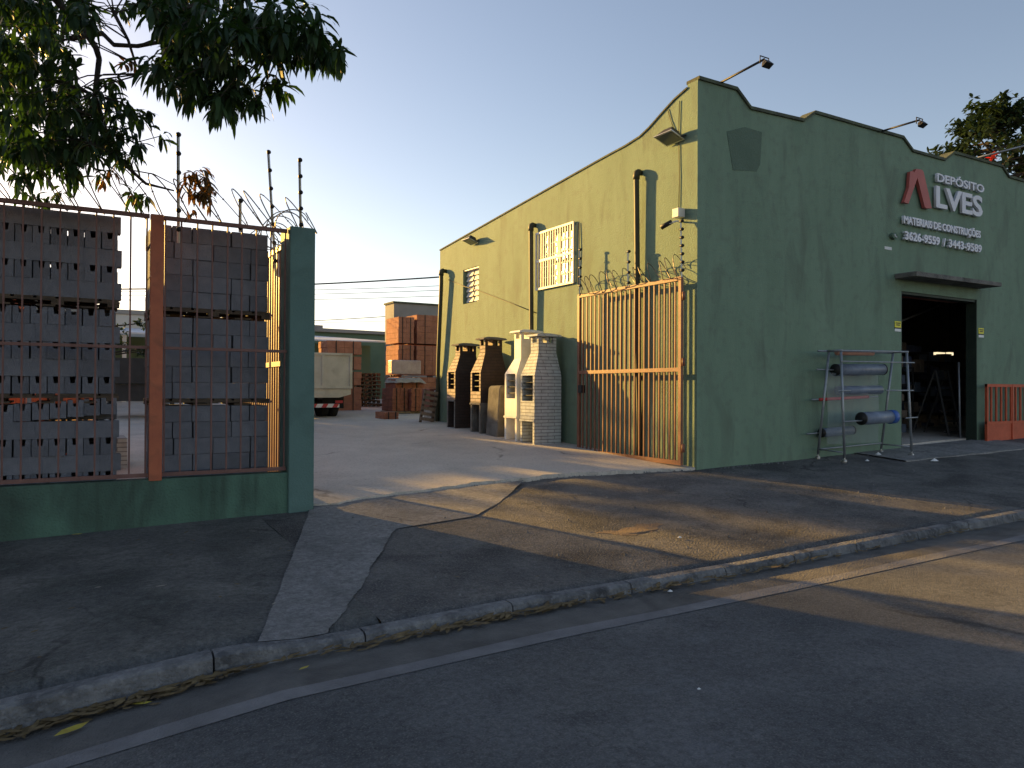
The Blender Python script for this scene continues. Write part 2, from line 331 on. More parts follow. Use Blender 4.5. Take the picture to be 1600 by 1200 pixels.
strip2('concrete_path', 'concrete_path', pl([(0, 1.0, 4.64), (.75, 2.08, 7.6), (1, 2.42, 8.55)]), pl([(0, 1.42, 4.64), (.28, 1.84, 5.3), (.6, 2.55, 6.55), (.68, 2.85, 7.05), (.76, 3.8, 7.2), (.86, 4.4, 7.7), (1, 5.4, 8.8)]), 90, 10, .011, .018)
strip('yard', 'yard_concrete', rng(-30, 2, 1)+rng(2.1, 8.3, .05)+rng(9, 60, 1), edge, lambda x: 70, 60, lambda x, y: G(x, y), .035, .07)
strip('doorstep', 'concrete_path', rng(12.0, 16.4, .2), lambda x: 7.45-.02*(x-12)+.015*math.sin(x*6), lambda x: 8.5, 6, G, .022, .03)
ring = [(4.98+.36*math.cos(a)*(1+.2*math.sin(3*a))*(1+.1*math.sin(7*a)+.06*math.sin(17*a)), 5.98+.20*math.sin(a)*(1+.3*math.sin(2*a+1))*(1+.12*math.sin(9*a)+.08*math.sin(19*a))) for a in [2*math.pi*i/60 for i in range(60)]]
poly_sheet('earth_patch', 'patch_earth', ring, .003, .004, lambda x, y: G(x, y)+sag(x, y)+.006*math.sin(x*2.3)*math.sin(y*3.1))

# ============================================================= WAREHOUSE
WX, WY, TH = 8.22, 8.4, .22
wh = thing('warehouse', (WX, WY, -1.2), 'green stucco warehouse with stepped parapet and a wide dark doorway', 'building')
par = [(8.22, 4.72), (9.04, 4.72), (9.35, 4.48), (10.62, 4.52), (10.90, 4.71), (13.41, 4.72), (13.71, 4.52), (14.77, 4.52), (15.08, 4.71), (16.89, 4.72), (17.15, 4.54), (18.4, 4.54), (18.7, 4.72), (21.2, 4.72), (21.5, 4.54), (24, 4.54)]
def pz(x): return ip(x, [p[0] for p in par], [p[1] for p in par])
b = MB(); DX0, DX1, DZ = 13.38, 15.95, 1.86
xs = sorted(set([p[0] for p in par]+[DX0, DX1]))
for a, c in zip(xs, xs[1:]):
    zb = DZ if a >= DX0 and c <= DX1+1e-6 else -1.9
    b.prism([(a, zb), (c, zb), (c, pz(c)), (a, pz(a))], WY, WY+TH)
side = [(8.62, 4.63), (8.9, 4.55), (9.11, 4.46), (9.5, 4.28), (9.73, 4.2), (10.1, 4.15), (10.68, 4.11), (13.5, 3.87), (17.5, 3.52)]
def sz(y): return ip(y, [p[0] for p in side], [p[1] for p in side])
W1 = (11.60, 12.86, 2.02, 3.12); W2 = (15.40, 16.20, 2.03, 2.85)
ys = sorted(set([p[0] for p in side]+[W1[0], W1[1], W2[0], W2[1]]))
for a, c in zip(ys, ys[1:]):
    z0 = -1.9; mid = (a+c)/2; hole = None
    for w in (W1, W2):
        if w[0] <= mid <= w[1]: hole = w
    if hole:
        b.prism([(a, -1.9), (c, -1.9), (c, hole[2]), (a, hole[2])], WX, WX+TH, 'x')
        b.prism([(a, hole[3]), (c, hole[3]), (c, sz(c)), (a, sz(a))], WX, WX+TH, 'x')
    else: b.prism([(a, -1.9), (c, -1.9), (c, sz(c)), (a, sz(a))], WX, WX+TH, 'x')
b.box(WX+TH, 24, 17.28, 17.5, -1.9, 3.5); b.box(23.78, 24, 8.62, 17.28, -1.9, 3.5)
b.build('wall', 'green_stucco', wh)
b = MB()
b.add([(8.42, 8.6, 3.4), (23.8, 8.6, 3.4), (23.8, 17.3, 3.3), (8.42, 17.3, 3.3)], [(0, 1, 2, 3)]); b.build('roof', 'roof_sheet', wh)
b = MB()
for (x0, z0), (x1, z1) in zip(par, par[1:]): b.prism([(x0-.001, z0-.02), (x1+.001, z1-.02), (x1+.001, z1+.03), (x0-.001, z0+.03)], WY-.035, WY+TH+.02)
for (y0, z0), (y1, z1) in zip(side, side[1:]): b.prism([(y0, z0), (y1, z1), (y1, z1+.028), (y0, z0+.028)], WX-.02, WX+TH, 'x')
b.build('coping', 'coping', wh)
b = MB(); b.prism([(13.17, 2.07), (16.06, 2.09), (16.06, 2.17), (13.17, 2.16)], 7.98, WY-.001); b.build('canopy', 'concrete_grey', wh, bevel=.01)
b = MB(); q = [(8.83, 4.02), (9.22, 4.16), (9.62, 4.15), (9.58, 3.62), (9.5, 3.5), (8.97, 3.44)]
b.prism(q, WY-.006, WY-.001); b.build('paint_patch', 'green_patch', wh)
b = MB(); b.box(DX1-.02, DX1+.0, WY+.003, WY+TH-.01, -1.06, DZ-.01); b.box(DX0, DX0+.02, WY+.003, WY+TH-.01, -1.06, DZ-.01); b.box(DX0+.02, DX1-.02, WY+.02, WY+TH-.01, DZ-.05, DZ-.001)
b.build('door_frame', 'green_dark', wh)
b = MB(); b.tube([(DX0+.1, WY+.4, DZ+.12), (DX1-.05, WY+.4, DZ+.12)], .16, 14); b.build('roller_shutter', 'red_box', wh)
# interior room shell
b = MB(); b.box(12.4, 12.5, 8.63, 14.5, -1.4, 3.3); b.box(22.9, 23.0, 8.63, 14.5, -1.4, 3.3)
b.box(12.5, 22.9, 14.4, 14.5, -1.4, 3.3); b.box(12.5, 22.9, 8.63, 14.4, 2.9, 3.0)
b.build('inner_wall', 'interior', wh)
b = MB(); b.box(12.5, 22.9, 8.5, 14.4, -1.4, -1.045); b.build('shop_floor', 'gutter_concrete', wh)
# windows
b = MB(); y0, y1, z0, z1 = W1; fx = WX-.05
w1 = b; b.box(fx, fx+.03, y0-.03, y1+.03, z0-.03, z0+.01); b.box(fx, fx+.03, y0-.03, y1+.03, z1-.01, z1+.03); b.box(fx, fx+.03, y0-.03, y0, z0+.011, z1-.011); b.box(fx, fx+.03, y1, y1+.03, z0+.011, z1-.011)
b.box(fx+.001, fx+.028, y0, y1, (z0+z1)/2-.025, (z0+z1)/2+.025)
for i in range(1, 15):
    y = y0+(y1-y0)*i/15; b.box(fx+.006, fx+.022, y-.011, y+.011, z0+.01, z1-.01)
win = MB(); fx2 = WX+.06
for (ya, yb, za, zb) in [(y0, y1, z0, z0+.04), (y0, y1, z1-.04, z1), (y0, y0+.04, z0+.04, z1-.04), (y1-.04, y1, z0+.04, z1-.04)]: win.box(fx2, fx2+.05, ya+.001, yb-.001, za+.001, zb-.001)
for k in (1, 2, 3): win.box(fx2+.005, fx2+.045, y0+(y1-y0)*k/4-.02, y0+(y1-y0)*k/4+.02, z0+.04, z1-.04)
for k in range(1, 5): win.box(fx2+.008, fx2+.04, y0+.04, y1-.04, z0+(z1-z0)*k/5-.013, z0+(z1-z0)*k/5+.013)
wo = win.build('window', 'white_paint', wh); w1.build('window_bars', 'white_paint', wo, origin=wh['_o'])
g = MB()
for k in range(4):
    ya = y0+(y1-y0)*k/4+.02; yb = ya+(y1-y0)/4-.04
    for r_ in range(5):
        za = z0+(z1-z0)*r_/5+.015; zb = za+(z1-z0)/5-.03
        sl_ = .012+.004*random.random(); tt = -.054*(yb-ya)+random.uniform(-.002, .002); zz = .05*(zb-za)
        g.add([(fx2+.02+tt, ya, za), (fx2+.02-tt, yb, za), (fx2+.02-tt+zz, yb, zb), (fx2+.02+tt+zz, ya, zb)], [(0, 1, 2, 3)])
g.build('pane', 'glass', wo, origin=wh['_o'])
y0, y1, z0, z1 = W2; win = MB(); fx2 = WX+.12
for (ya, yb, za, zb) in [(y0, y1, z0, z0+.035), (y0, y1, z1-.035, z1), (y0, y0+.035, z0+.035, z1-.035), (y1-.035, y1, z0+.035, z1-.035), ((y0+y1)/2-.02, (y0+y1)/2+.02, z0+.035, z1-.035)]: win.box(fx2, fx2+.04, ya+.001, yb-.001, za+.001, zb-.001)
win.box(WX+.02, WX+.1, y0+.01, y1-.01, z1-.03, z1-.01)
wo = win.build('window', 'white_paint', wh)
g = MB()
for k in range(2):
    ya = y0+(y1-y0)*k/2+.03; yb = ya+(y1-y0)/2-.06
    for r_ in range(6):
        za = z0+.04+(z1-z0-.08)*r_/6; zb = za+(z1-z0-.08)/6
        g.add([(fx2-.05, ya, za), (fx2-.05, yb, za), (fx2+.0, yb, zb), (fx2+.0, ya, zb)], [(0, 1, 2, 3)])
g.build('louvre', 'white_paint', wo, origin=wh['_o'])
# downpipes
def downpipe(Y, zt, zb, off, lean=0, r=.045, col='pipe_paint'):
    b = MB(); p = [(WX+.02, Y, zt), (WX-off+.04, Y, zt), (WX-off+.018, Y, zt-.018), (WX-off, Y, zt-.06), (WX-off+.004, Y, zt-.3), (WX-off*.75, Y+lean*.6, zt-(zt-zb)*.55), (WX-.05, Y+lean, zb+.6), (WX-.05, Y+lean, zb)]
    b.tube(p, r, 12); b.tube([(WX-off+.06, Y, zt+.0), (WX-off+.035, Y, zt), (WX-off+.012, Y, zt-.012), (WX-off, Y, zt-.05), (WX-off, Y, zt-.12)], r*1.25, 12)
    return b.build('downpipe', col, wh)
downpipe(9.70, 3.60, -1.1, .10, -.03); downpipe(12.98, 3.33, -1.05, .10, 0)
downpipe(17.15, 2.95, -.95, .13, .35, .05)
b = MB()   # thin cables and one diagonal dark line on the side wall
b.tube([(WX-.012, 8.78, 4.5), (WX-.012, 8.8, 4.0), (WX-.012, 8.78, 3.3), (WX-.012, 8.79, 2.8)], .006, 5)
b.tube([(WX-.012, 9.05, 4.45), (WX-.012, 8.98, 4.25), (WX-.012, 8.88, 4.05)], .006, 5)
b.tube([(WX-.02, 11.45, 3.1), (WX-.02, 11.42, 2.6), (WX-.02, 11.46, 2.0), (WX-.02, 11.38, 1.85)], .008, 5)
b.tube([(WX-.01, 17.0, 2.72), (WX-.012, 16.15, 2.46), (WX-.012, 15.25, 2.23), (WX-.012, 13.87, 1.83), (WX-.012, 12.9, 1.54)], .008, 5)  # long thin dark line running diagonally over the wall
b.build('cable', 'black_plastic', wh)

# ---------------------------------------------------------------- sign
sg = thing('shop_sign', (14.7, WY-.05, 3.3), 'raised white and red lettering naming the depot, above the warehouse doorway', 'sign')
def text(s_, x0, x1, z0, z1, m, name='lettering', bold=.0, y=WY-.06, dep=.025, zfit=None):
    cu = bpy.data.curves.new(name, 'FONT'); cu.body = s_; cu.extrude = dep; cu.offset = bold; cu.size = 1; cu.resolution_u = 3
    o = bpy.data.objects.new('tmp', cu); C.objects.link(o); bpy.context.view_layer.update()
    me = bpy.data.meshes.new_from_object(o.evaluated_get(bpy.context.evaluated_depsgraph_get())); bpy.data.objects.remove(o)
    me.name = name; xs = [v.co.x for v in me.vertices]; a, c = min(xs), max(xs)
    cap = .729   # cap height of the built-in font
    for v in me.vertices:
        X = x0+(v.co.x-a)/(c-a)*(x1-x0); Z = z0+(v.co.y)/cap*(z1-z0)
        v.co = (X-sg['_o'][0], y-v.co.z-sg['_o'][1], Z-sg['_o'][2])
    me.materials.clear(); me.materials.append(MATS[m]); me.update()
    ob = bpy.data.objects.new(name, me); C.objects.link(ob); return ob
def sgn(*a, **k): o = text(*a, **k); o.parent = sg; return o
FONTS = [
 ('DEPÓSITO', 14.40, 16.06, 4.035, 4.195, 'sign_white', .022),
 ('LVES', 14.36, 16.0, 3.545, 3.955, 'sign_white', .028),
 ('MATERIAIS DE CONSTRUÇÕES', 13.33, 15.93, 3.105, 3.245, 'sign_white', .032),
 ('3626-9559', 13.36, 14.49, 2.81, 2.965, 'sign_white', .03), ('/', 14.61, 14.69, 2.81, 2.965, 'sign_white', .03), ('3443-9589', 14.79, 15.97, 2.81, 2.965, 'sign_white', .03)]
for s_, x0, x1, z0, z1, m, bo in FONTS: sgn(s_, x0, x1, z0, z1, m, bold=bo)
def cpx(u, v):   # facade point of a spot on the lettering
    px, py = 1370+u*.14164, 240+v*.14164; d = fw+rt*((px-800)/FPX)-up*((py-600)/FPX); d *= (WY-.08)/d.y; return (d.x, d.z)
b = MB(); LG = [(296, 538), (345, 552), (445, 268), (525, 590), (545, 605), (603, 604), (512, 205), (495, 180), (430, 170), (408, 214), (392, 192), (362, 200), (350, 370)]
pts = [cpx(*p) for p in LG]
lo = pts[:3]+[pts[9], pts[10], pts[11], pts[12]]
b.prism(lo, WY-.09, WY-.03); b.prism([pts[2], pts[3], pts[4], pts[5], pts[6], pts[7], pts[8], pts[9]], WY-.089, WY-.03)
b.build('emblem', 'sign_red', sg)
b = MB(); c_ = cpx(213, 905); b.prism([(c_[0]+.095*math.cos(a), c_[1]+.06*math.sin(a)) for a in [2*math.pi*i/20 for i in range(20)]], WY-.07, WY-.02); ic = b.build('phone_badge', 'green_patch', sg)
b = MB(); b.tube([(c_[0]-.03, WY-.072, c_[1]+.025), (c_[0]-.02, WY-.074, c_[1]-.01), (c_[0]+.03, WY-.072, c_[1]-.025)], .012, 6); b.build('phone_symbol', 'sign_white', ic, origin=sg['_o'])
b = MB(); b.box(12.86, 13.07, WY-.008, WY-.001, 2.585, 2.64); tag(b.build('number_plate', 'paper_white'), 'small white plate on the green wall left below the phone numbers', 'plate')
for (x0, z0, lb) in [(13.17, 1.10, 'small yellow and white notice on the wall left of the doorway'), (16.0, 1.10, 'small yellow and white notice on the wall right of the doorway')]:
    st = thing('notice', (x0, WY, z0), lb, 'sign', 'warning notices beside the doorway')
    b = MB(); b.box(x0, x0+.19, WY-.008, WY-.001, z0+.075, z0+.19); b.build('yellow_panel', 'yellow', st)
    b = MB(); b.box(x0+.02, x0+.17, WY-.011, WY-.0085, z0+.145, z0+.165); b.box(x0+.04, x0+.15, WY-.011, WY-.0085, z0+.11, z0+.13); b.box(x0, x0+.19, WY-.008, WY-.001, z0+.05, z0+.0745); b.build('black_lettering', 'black_plastic', st)
    b = MB(); b.box(x0, x0+.19, WY-.0085, WY-.001, z0, z0+.0495); b.build('white_panel', 'paper_white', st)

# ---------------------------------------------------------------- floodlights and lamps
def flood(loc, rz, label, s=1.0, tilt=.35):
    t = thing('floodlight', loc, label, 'floodlight', None, rz, local=True)
    M = Matrix.Rotation(tilt, 4, 'Y')
    b = MB(); b.frust((-.30*s, -.02*s, -.20*s, .20*s, -.03*s), (-.24*s, -.08*s, -.10*s, .10*s, .10*s), M); b.build('housing', 'dark_metal', t, bevel=.006)
    b = MB(); b.box(-.31*s, -.0*s, -.21*s, .21*s, -.045*s, -.031*s, M); b.build('rim', 'steel_bright', t)
    b = MB(); b.box(-.28*s, -.03*s, -.18*s, .18*s, -.052*s, -.046*s, M); b.build('lens', 'glass', t)
    b = MB(); b.tube([(-.1*s, -.22*s, 0), (.0, -.22*s, .03*s), (.0, .22*s, .03*s), (-.1*s, .22*s, 0)], .012*s, 6); b.box(-.02, .0, -.05, .05, -.03, .06); b.build('bracket', 'dark_metal', t)
    return t
flood((WX-.02, 8.84, 3.89), 0, 'black floodlight on the lit side wall near the street corner', .95)
flood((WX-.02, 15.55, 3.40), 0, 'smaller looking floodlight high on the far end of the side wall', .85)
def arm_lamp(a, e, label):
    t = thing('arm_lamp', a, label, 'lamp', 'lamps on long arms above the parapet')
    b = MB(); b.tube([a, e], .018, 8); b.build('arm', 'dark_metal' if 'pale' not in label else 'galvanised', t)
    a, e = Vector(a), Vector(e); d = (e-a).normalized()
    b = MB(); M = Matrix.Translation(e) @ Matrix.Rotation(-.5, 4, 'X')
    b.frust((-.08, .08, -.05, .05, -.13), (-.05, .05, -.03, .03, -.05), M); b.build('lamp_head', 'black_plastic', t)
    b = MB(); b.tube([tuple(e+Vector((-.09, 0, -.08))), tuple(e+Vector((-.09, 0, .03))), tuple(e+Vector((.09, 0, .03))), tuple(e+Vector((.09, 0, -.08)))], .009, 6); b.build('bracket', 'dark_metal', t)
arm_lamp((8.68, 8.45, 4.74), (8.70, 7.55, 4.80), 'black lamp on a long arm over the corner end of the parapet')
arm_lamp((12.75, 8.45, 4.72), (12.62, 7.60, 4.66), 'black lamp on a long arm over the parapet left of the lettering')
arm_lamp((15.95, 8.45, 4.75), (16.6, 7.70, 4.95), 'pale lamp arm over the parapet above the lettering')
t = thing('security_camera', (8.05, 8.62, 2.55), 'small security camera with white junction box over the gate hinge', 'camera')
b = MB(); b.box(WX-.14, WX-.002, 8.66, 8.80, 2.66, 2.80); b.build('junction_box', 'white_paint', t, bevel=.008)
b = MB(); b.tube([(WX-.01, 8.72, 2.6), (WX-.12, 8.72, 2.60), (WX-.2, 8.8, 2.57)], .014, 8); b.build('bracket', 'white_paint', t)
b = MB(); b.tube([(WX-.16, 8.78, 2.6), (WX-.26, 8.92, 2.52)], [.035, .04], 12); b.build('camera_body', 'black_plastic', t)

# ============================================================= FENCE (left)
fe = thing('fence', (1, 8.45, -1.4), 'green low wall with rust orange bar fence on the left', 'fence')
b = MB(); xs = rng(-12, 2.12, .6)
for a, c in zip(xs, xs[1:]): b.prism([(a, -2.0), (c, -2.0), (c, -.925), (a, -.925)], 8.40, 8.56)
b.build('low_wall', 'green_fence', fe)
b = MB(); b.box(2.12, 2.40, 8.36, 8.79, -1.8, 1.78); b.build('pillar', 'green_pillar', fe, bevel=.012)
for (x0, x1) in [(-5.2, .735), (.865, 2.11)]:
    b = MB()
    for z, h in ((-.905, .03), (.39, .022), (1.715, .03)): b.box(x0, x1, 8.44, 8.48, z, z+h*(1.35 if z > 0 else 1.3))
    n = int((x1-x0)/.15)
    for i in range(n+1):
        x = x0+.02+(x1-x0-.04)*i/n; j = random.uniform(-.004, .004); b.box(x-.008+j, x+.008+j, 8.452, 8.468, -.87, 1.715)
    b.build('bar_panel', 'rust_paint', fe)
b = MB(); b.box(.74, .86, 8.39, 8.46, -.94, 1.75); b.build('post', 'orange_paint', fe, bevel=.004)
b = MB(); b.box(-5.3, -5.2, 8.40, 8.46, -.925, 1.75); b.build('post', 'orange_paint', fe)

# ---------------------------------------------------------------- gates
def leaf(name, loc, rz, label):
    t = thing(name, loc, label, 'gate', 'leaves of the yard gate', rz, local=True)
    Wd, Hh = 2.68, 2.86
    b = MB(); b.box(-.025, .025, 0, .06, 0, Hh); b.box(-.025, .025, Wd-.06, Wd, 0, Hh); b.box(-.024, .024, .06, Wd-.06, Hh-.06, Hh-.001); b.box(-.024, .024, .06, Wd-.06, .001, .07); b.box(-.024, .024, .06, Wd-.06, 1.42, 1.48)
    b.build('gate_frame', 'gate_paint', t)
    b = MB(); n = 22
    for i in range(1, n):
        y = .03+(Wd-.06)*i/n; b.box(-.011, .011, y-.012, y+.012, .06, Hh-.06)
    b.build('gate_bars', 'gate_paint', t)
    b = MB(); b.box(-.04, .04, Wd-.16, Wd-.05, 1.08, 1.22); b.build('lock_box', 'black_plastic', t)
    b = MB()
    for z in (.2, 1.5, 2.5): b.tube([(0, -.03, z), (0, -.03, z+.12)], .025, 8)
    b.build('hinge', 'gate_paint', t)
    return t
gl = leaf('gate_leaf', (8.03, 8.52, -1.14), 0, 'orange bar gate leaf folded back against the warehouse side wall')
g2 = dup(gl, (2.22, 8.84, -1.16), 0); g2['label'] = 'rusty orange gate leaf seen edge on behind the green pillar'
t = thing('low_gate', (17.2, 8.3, -1.1), 'low bright orange gate against the wall right of the doorway', 'gate')
b = MB(); x0, x1 = 15.98, 18.9
for z0_, z1_ in ((.09, .15), (-.66, -.61), (-1.06, -1.02)): b.box(x0, x1, 8.22, 8.26, z0_, z1_)
for x in (x0, 16.95, 17.9, x1-.05): b.box(x, x+.05, 8.215, 8.265, -1.06, .15)
b.build('frame', 'red_orange', t)
b = MB(); b.box(x0+.05, x1-.05, 8.235, 8.245, -1.02, -.66); b.build('panel', 'red_orange', t)
b = MB(); x = x0+.19
while x < x1-.1: b.box(x-.017, x+.017, 8.225, 8.255, -.61, .09); x += .19
b.build('bars', 'red_orange', t)

# ---------------------------------------------------------------- electric fence posts, razor wire
def epost(bx, by, z0, z1, label, lean=(0, 0), n=6, base=None):
    t = thing('electric_post', (bx, by, z0), label, 'post', 'electric fence posts')
    b = MB(); b.bar((bx, by, z0), (bx+lean[0], by+lean[1], z1), .022); b.build('pole', 'steel_bright', t)
    for i in range(n):
        k = .12+.86*i/(n-1); x, y, z = bx+lean[0]*k, by+lean[1]*k, z0+(z1-z0)*k
        b = MB(); b.tube([(x, y-.05, z-.0), (x, y-.025, z), (x, y+.03, z)], [.018, .028, .014], 8); b.build('insulator', 'black_plastic', t)
epost(1.01, 8.5, 1.5, 2.64, 'electric fence post rising from the bar fence beside the mango twig', (-.01, 0))
epost(2.19, 9.3, 1.35, 2.86, 'tallest leaning electric post just left of the green pillar', (-.10, 0), 7)
epost(2.30, 8.6, 1.75, 2.60, 'electric post standing on top of the green pillar', (-.02, 0), 5)
epost(1.62, 8.5, 1.68, 2.02, 'short electric post stub on the bar fence amid razor wire', (0, 0), 2)
epost(8.02, 11.15, 1.6, 2.55, 'electric post at the free end of the folded gate leaf', (0, 0), 6)
epost(8.00, 8.5, 1.7, 2.56, 'electric post at the hinge of the folded gate leaf', (-.02, 0), 7)
epost(8.03, 9.80, 1.7, 2.30, 'shorter electric post at the middle of the folded gate leaf', (0, 0), 4)
def coil(a, e, rad, turns, label, sq=1.0, seed=1):
    rr = random.Random(seed); b = MB(); a = Vector(a); e = Vector(e); d = (e-a); u = d.normalized(); w = Vector((0, 0, 1)); s_ = u.cross(w)
    N = int(turns*22); pts = []; barb = []
    for i in range(N+1):
        t_ = i/N; ang = 2*math.pi*turns*t_; r_ = rad*(1+.16*math.sin(t_*9+seed)+.05*math.sin(t_*31))
        p = a+d*t_+w*(r_*math.sin(ang)+rad)+s_*(r_*sq*math.cos(ang))+u*(.15*math.cos(ang+seed*.7)+.05*math.sin(ang*.31))
        pts.append(p)
    b.tube(pts, .0065, 4, False)
    for i in range(1, N, 3):
        p = pts[i]; q = (pts[i+1]-pts[i-1]).normalized() if i < N else u; n_ = q.cross(Vector((rr.uniform(-1, 1), rr.uniform(-1, 1), rr.uniform(-1, 1)))).normalized()
        b.add([tuple(p-q*.018), tuple(p+n_*.012), tuple(p+q*.018), tuple(p-n_*.012)], [(0, 1, 2, 3)])
    return tag(b.build('razor_wire', 'wire'), label, 'razor wire')
coil((-2.2, 8.5, 1.76), (2.35, 8.55, 1.74), .21, 24, 'coil of razor wire along the top of the left fence', .9, 3)
coil((2.22, 8.6, 1.7), (2.2, 10.2, 1.7), .18, 8, 'razor wire coil on the edge-on gate leaf behind the pillar', .8, 5)
coil((8.03, 8.5, 1.70), (8.03, 11.25, 1.68), .17, 13, 'coil of razor wire along the top of the folded gate leaf', .8, 8)

# ============================================================= BLOCK STACKS
bk = MB(); w_, l_, h_ = .07, .195, .085
bk.prism([(-w_, -h_), (w_, -h_), (w_, h_), (.027, h_), (.019, .018), (-.019, .018), (-.027, h_), (-w_, h_)], -l_, l_)
bmA = bk.build('concrete_block', 'concrete_block', origin=(0, 0, 0)); 
bk = MB(); bk.box(-.095, .095, -.195, .195, -.0865, .0865); bmB = bk.build('concrete_block', 'concrete_block', origin=(0, 0, 0), bevel=.004)
protoA, protoB = bmA, bmB
used = {id(protoA): False, id(protoB): False}
def block(proto, x, y, z, rz, label, group, tilt=0):
    if not used[id(proto)]: o = proto; used[id(proto)] = True
    else: o = proto.copy(); C.objects.link(o)
    o.location = (x, y, z); o.rotation_euler = (0, tilt, rz+random.gauss(0, .012)); o['label'] = label; o['category'] = 'block'; o['group'] = group
H2 = math.pi/2
def pallet(x0, x1, y0, y1, z0, z1, label, m='wood_old', group='wooden pallets'):
    b = MB(); h = z1-z0; n = 6
    for i in range(n):
        a = x0+(x1-x0)*i/n; b.box(a+.01, a+(x1-x0)/n-.02, y0, y1, z1-.02, z1)
        b.box(a+.01, a+(x1-x0)/n-.02, y0+.003, y1-.003, z0, z0+.018) if i % 2 == 0 else None
    for i in range(3):
        yy = y0+(y1-y0-.09)*i/2
        for j in range(3):
            xx = x0+.012+(x1-x0-.135)*j/2; b.box(xx, xx+.11, yy+.002, yy+.088, z0+.018, z1-.041)
        b.box(x0+.01, x1-.01, yy, yy+.09, z1-.041, z1-.02)
    return tag(b.build('wooden_pallet', m), label, 'pallet', group)
LXo, LY0 = -.58, 8.78
names = ['upper', 'middle', 'lower']
packsL = [(1.02, 'SESES'), (-.085, 'ESESE'), (-1.145, 'SESES'[::1])]
packsL = [(.90, 'SESES'), (-.065, 'ESESE'), (-1.03, 'ESESE')]
for pi_, (z0, rows) in enumerate(packsL):
    off = random.uniform(-.015, .015)
    for r_, ch in enumerate(rows):
        z = z0+.086+r_*.172; tl = 0
        top_tilt = pi_ == 2 and r_ == 4
        lb = 'concrete block with notched end in the %s pack of the left stack' % names[pi_]; ls = 'concrete block laid side-on in the %s pack of the left stack' % names[pi_]
        gr = 'concrete blocks in the left stack'
        sh = random.uniform(-.02, .02)
        if ch == 'E':
            for i in range(7):
                x = LXo+.075+i*.149+random.uniform(-.003, .003)+off; dz = 0
                if top_tilt: dz = (i-3)*.012+.03
                block(protoA, x, LY0+.2+random.uniform(-.012, .012), z+dz, 0, lb, gr)
            for i in range(3): block(protoA, LXo+.2+i*.335+off, LY0+.47, z, H2, ls, gr)
        else:
            for i in range(3): block(protoA, LXo+.19+i*.345+sh*.5+off, LY0+.075+random.uniform(-.01, .01), z, H2, ls, gr)
            for i in range(7): block(protoA, LXo+.075+i*.149+off, LY0+.35, z, 0, lb, gr)
pallet(-.62, .5, 8.75, 9.6, .80, .898, 'wooden pallet under the upper pack of the left stack')
pallet(-.62, .5, 8.78, 9.6, -.16, -.067, 'thin pallet between middle and lower packs of the left stack')
pallet(-.62, .5, 8.75, 9.6, -1.34, -1.032, 'pallet hidden at the foot of the left stack')
RX = .80; RY0 = 8.85
pat = [(.39, .39, .19, .19), (.19, .39, .39, .19), (.39, .19, .19, .39), (.19, .19, .39, .39), (.39, .19, .39, .19)]
for pi_, z0 in enumerate((.865, -.12, -1.075)):
    for r_ in range(5):
        z = z0+.088+r_*.176; x = RX+random.uniform(-.01, .015)
        ls = 'plain concrete block in the %s pack of the right stack' % names[pi_]; gr = 'concrete blocks in the right stack'
        p_ = pat[(r_*2+pi_) % 5]
        for wd in p_:
            wj = wd+.008+(.012 if random.random() < .15 else 0)
            for lay in ((0, 1) if x < RX+.1 else (0,)):
                yy = RY0+lay*.40+random.uniform(-.008, .008)
                if wd == .19: block(protoB, x+wj/2, yy+.195, z, 0, ls, gr)
                else:
                    block(protoB, x+wj/2, yy+.095, z, H2, ls, gr); block(protoB, x+wj/2, yy+.292, z, H2, ls, gr)
            x += wj
pallet(.78, 2.05, 8.84, 9.68, .765, .863, 'wooden pallet under the upper pack of the right stack')
pallet(.78, 2.05, 8.84, 9.68, -.19, -.122, 'pallet under the middle pack of the right stack')
pallet(.78, 2.05, 8.84, 9.68, -1.36, -1.077, 'pallet at the foot of the right stack')

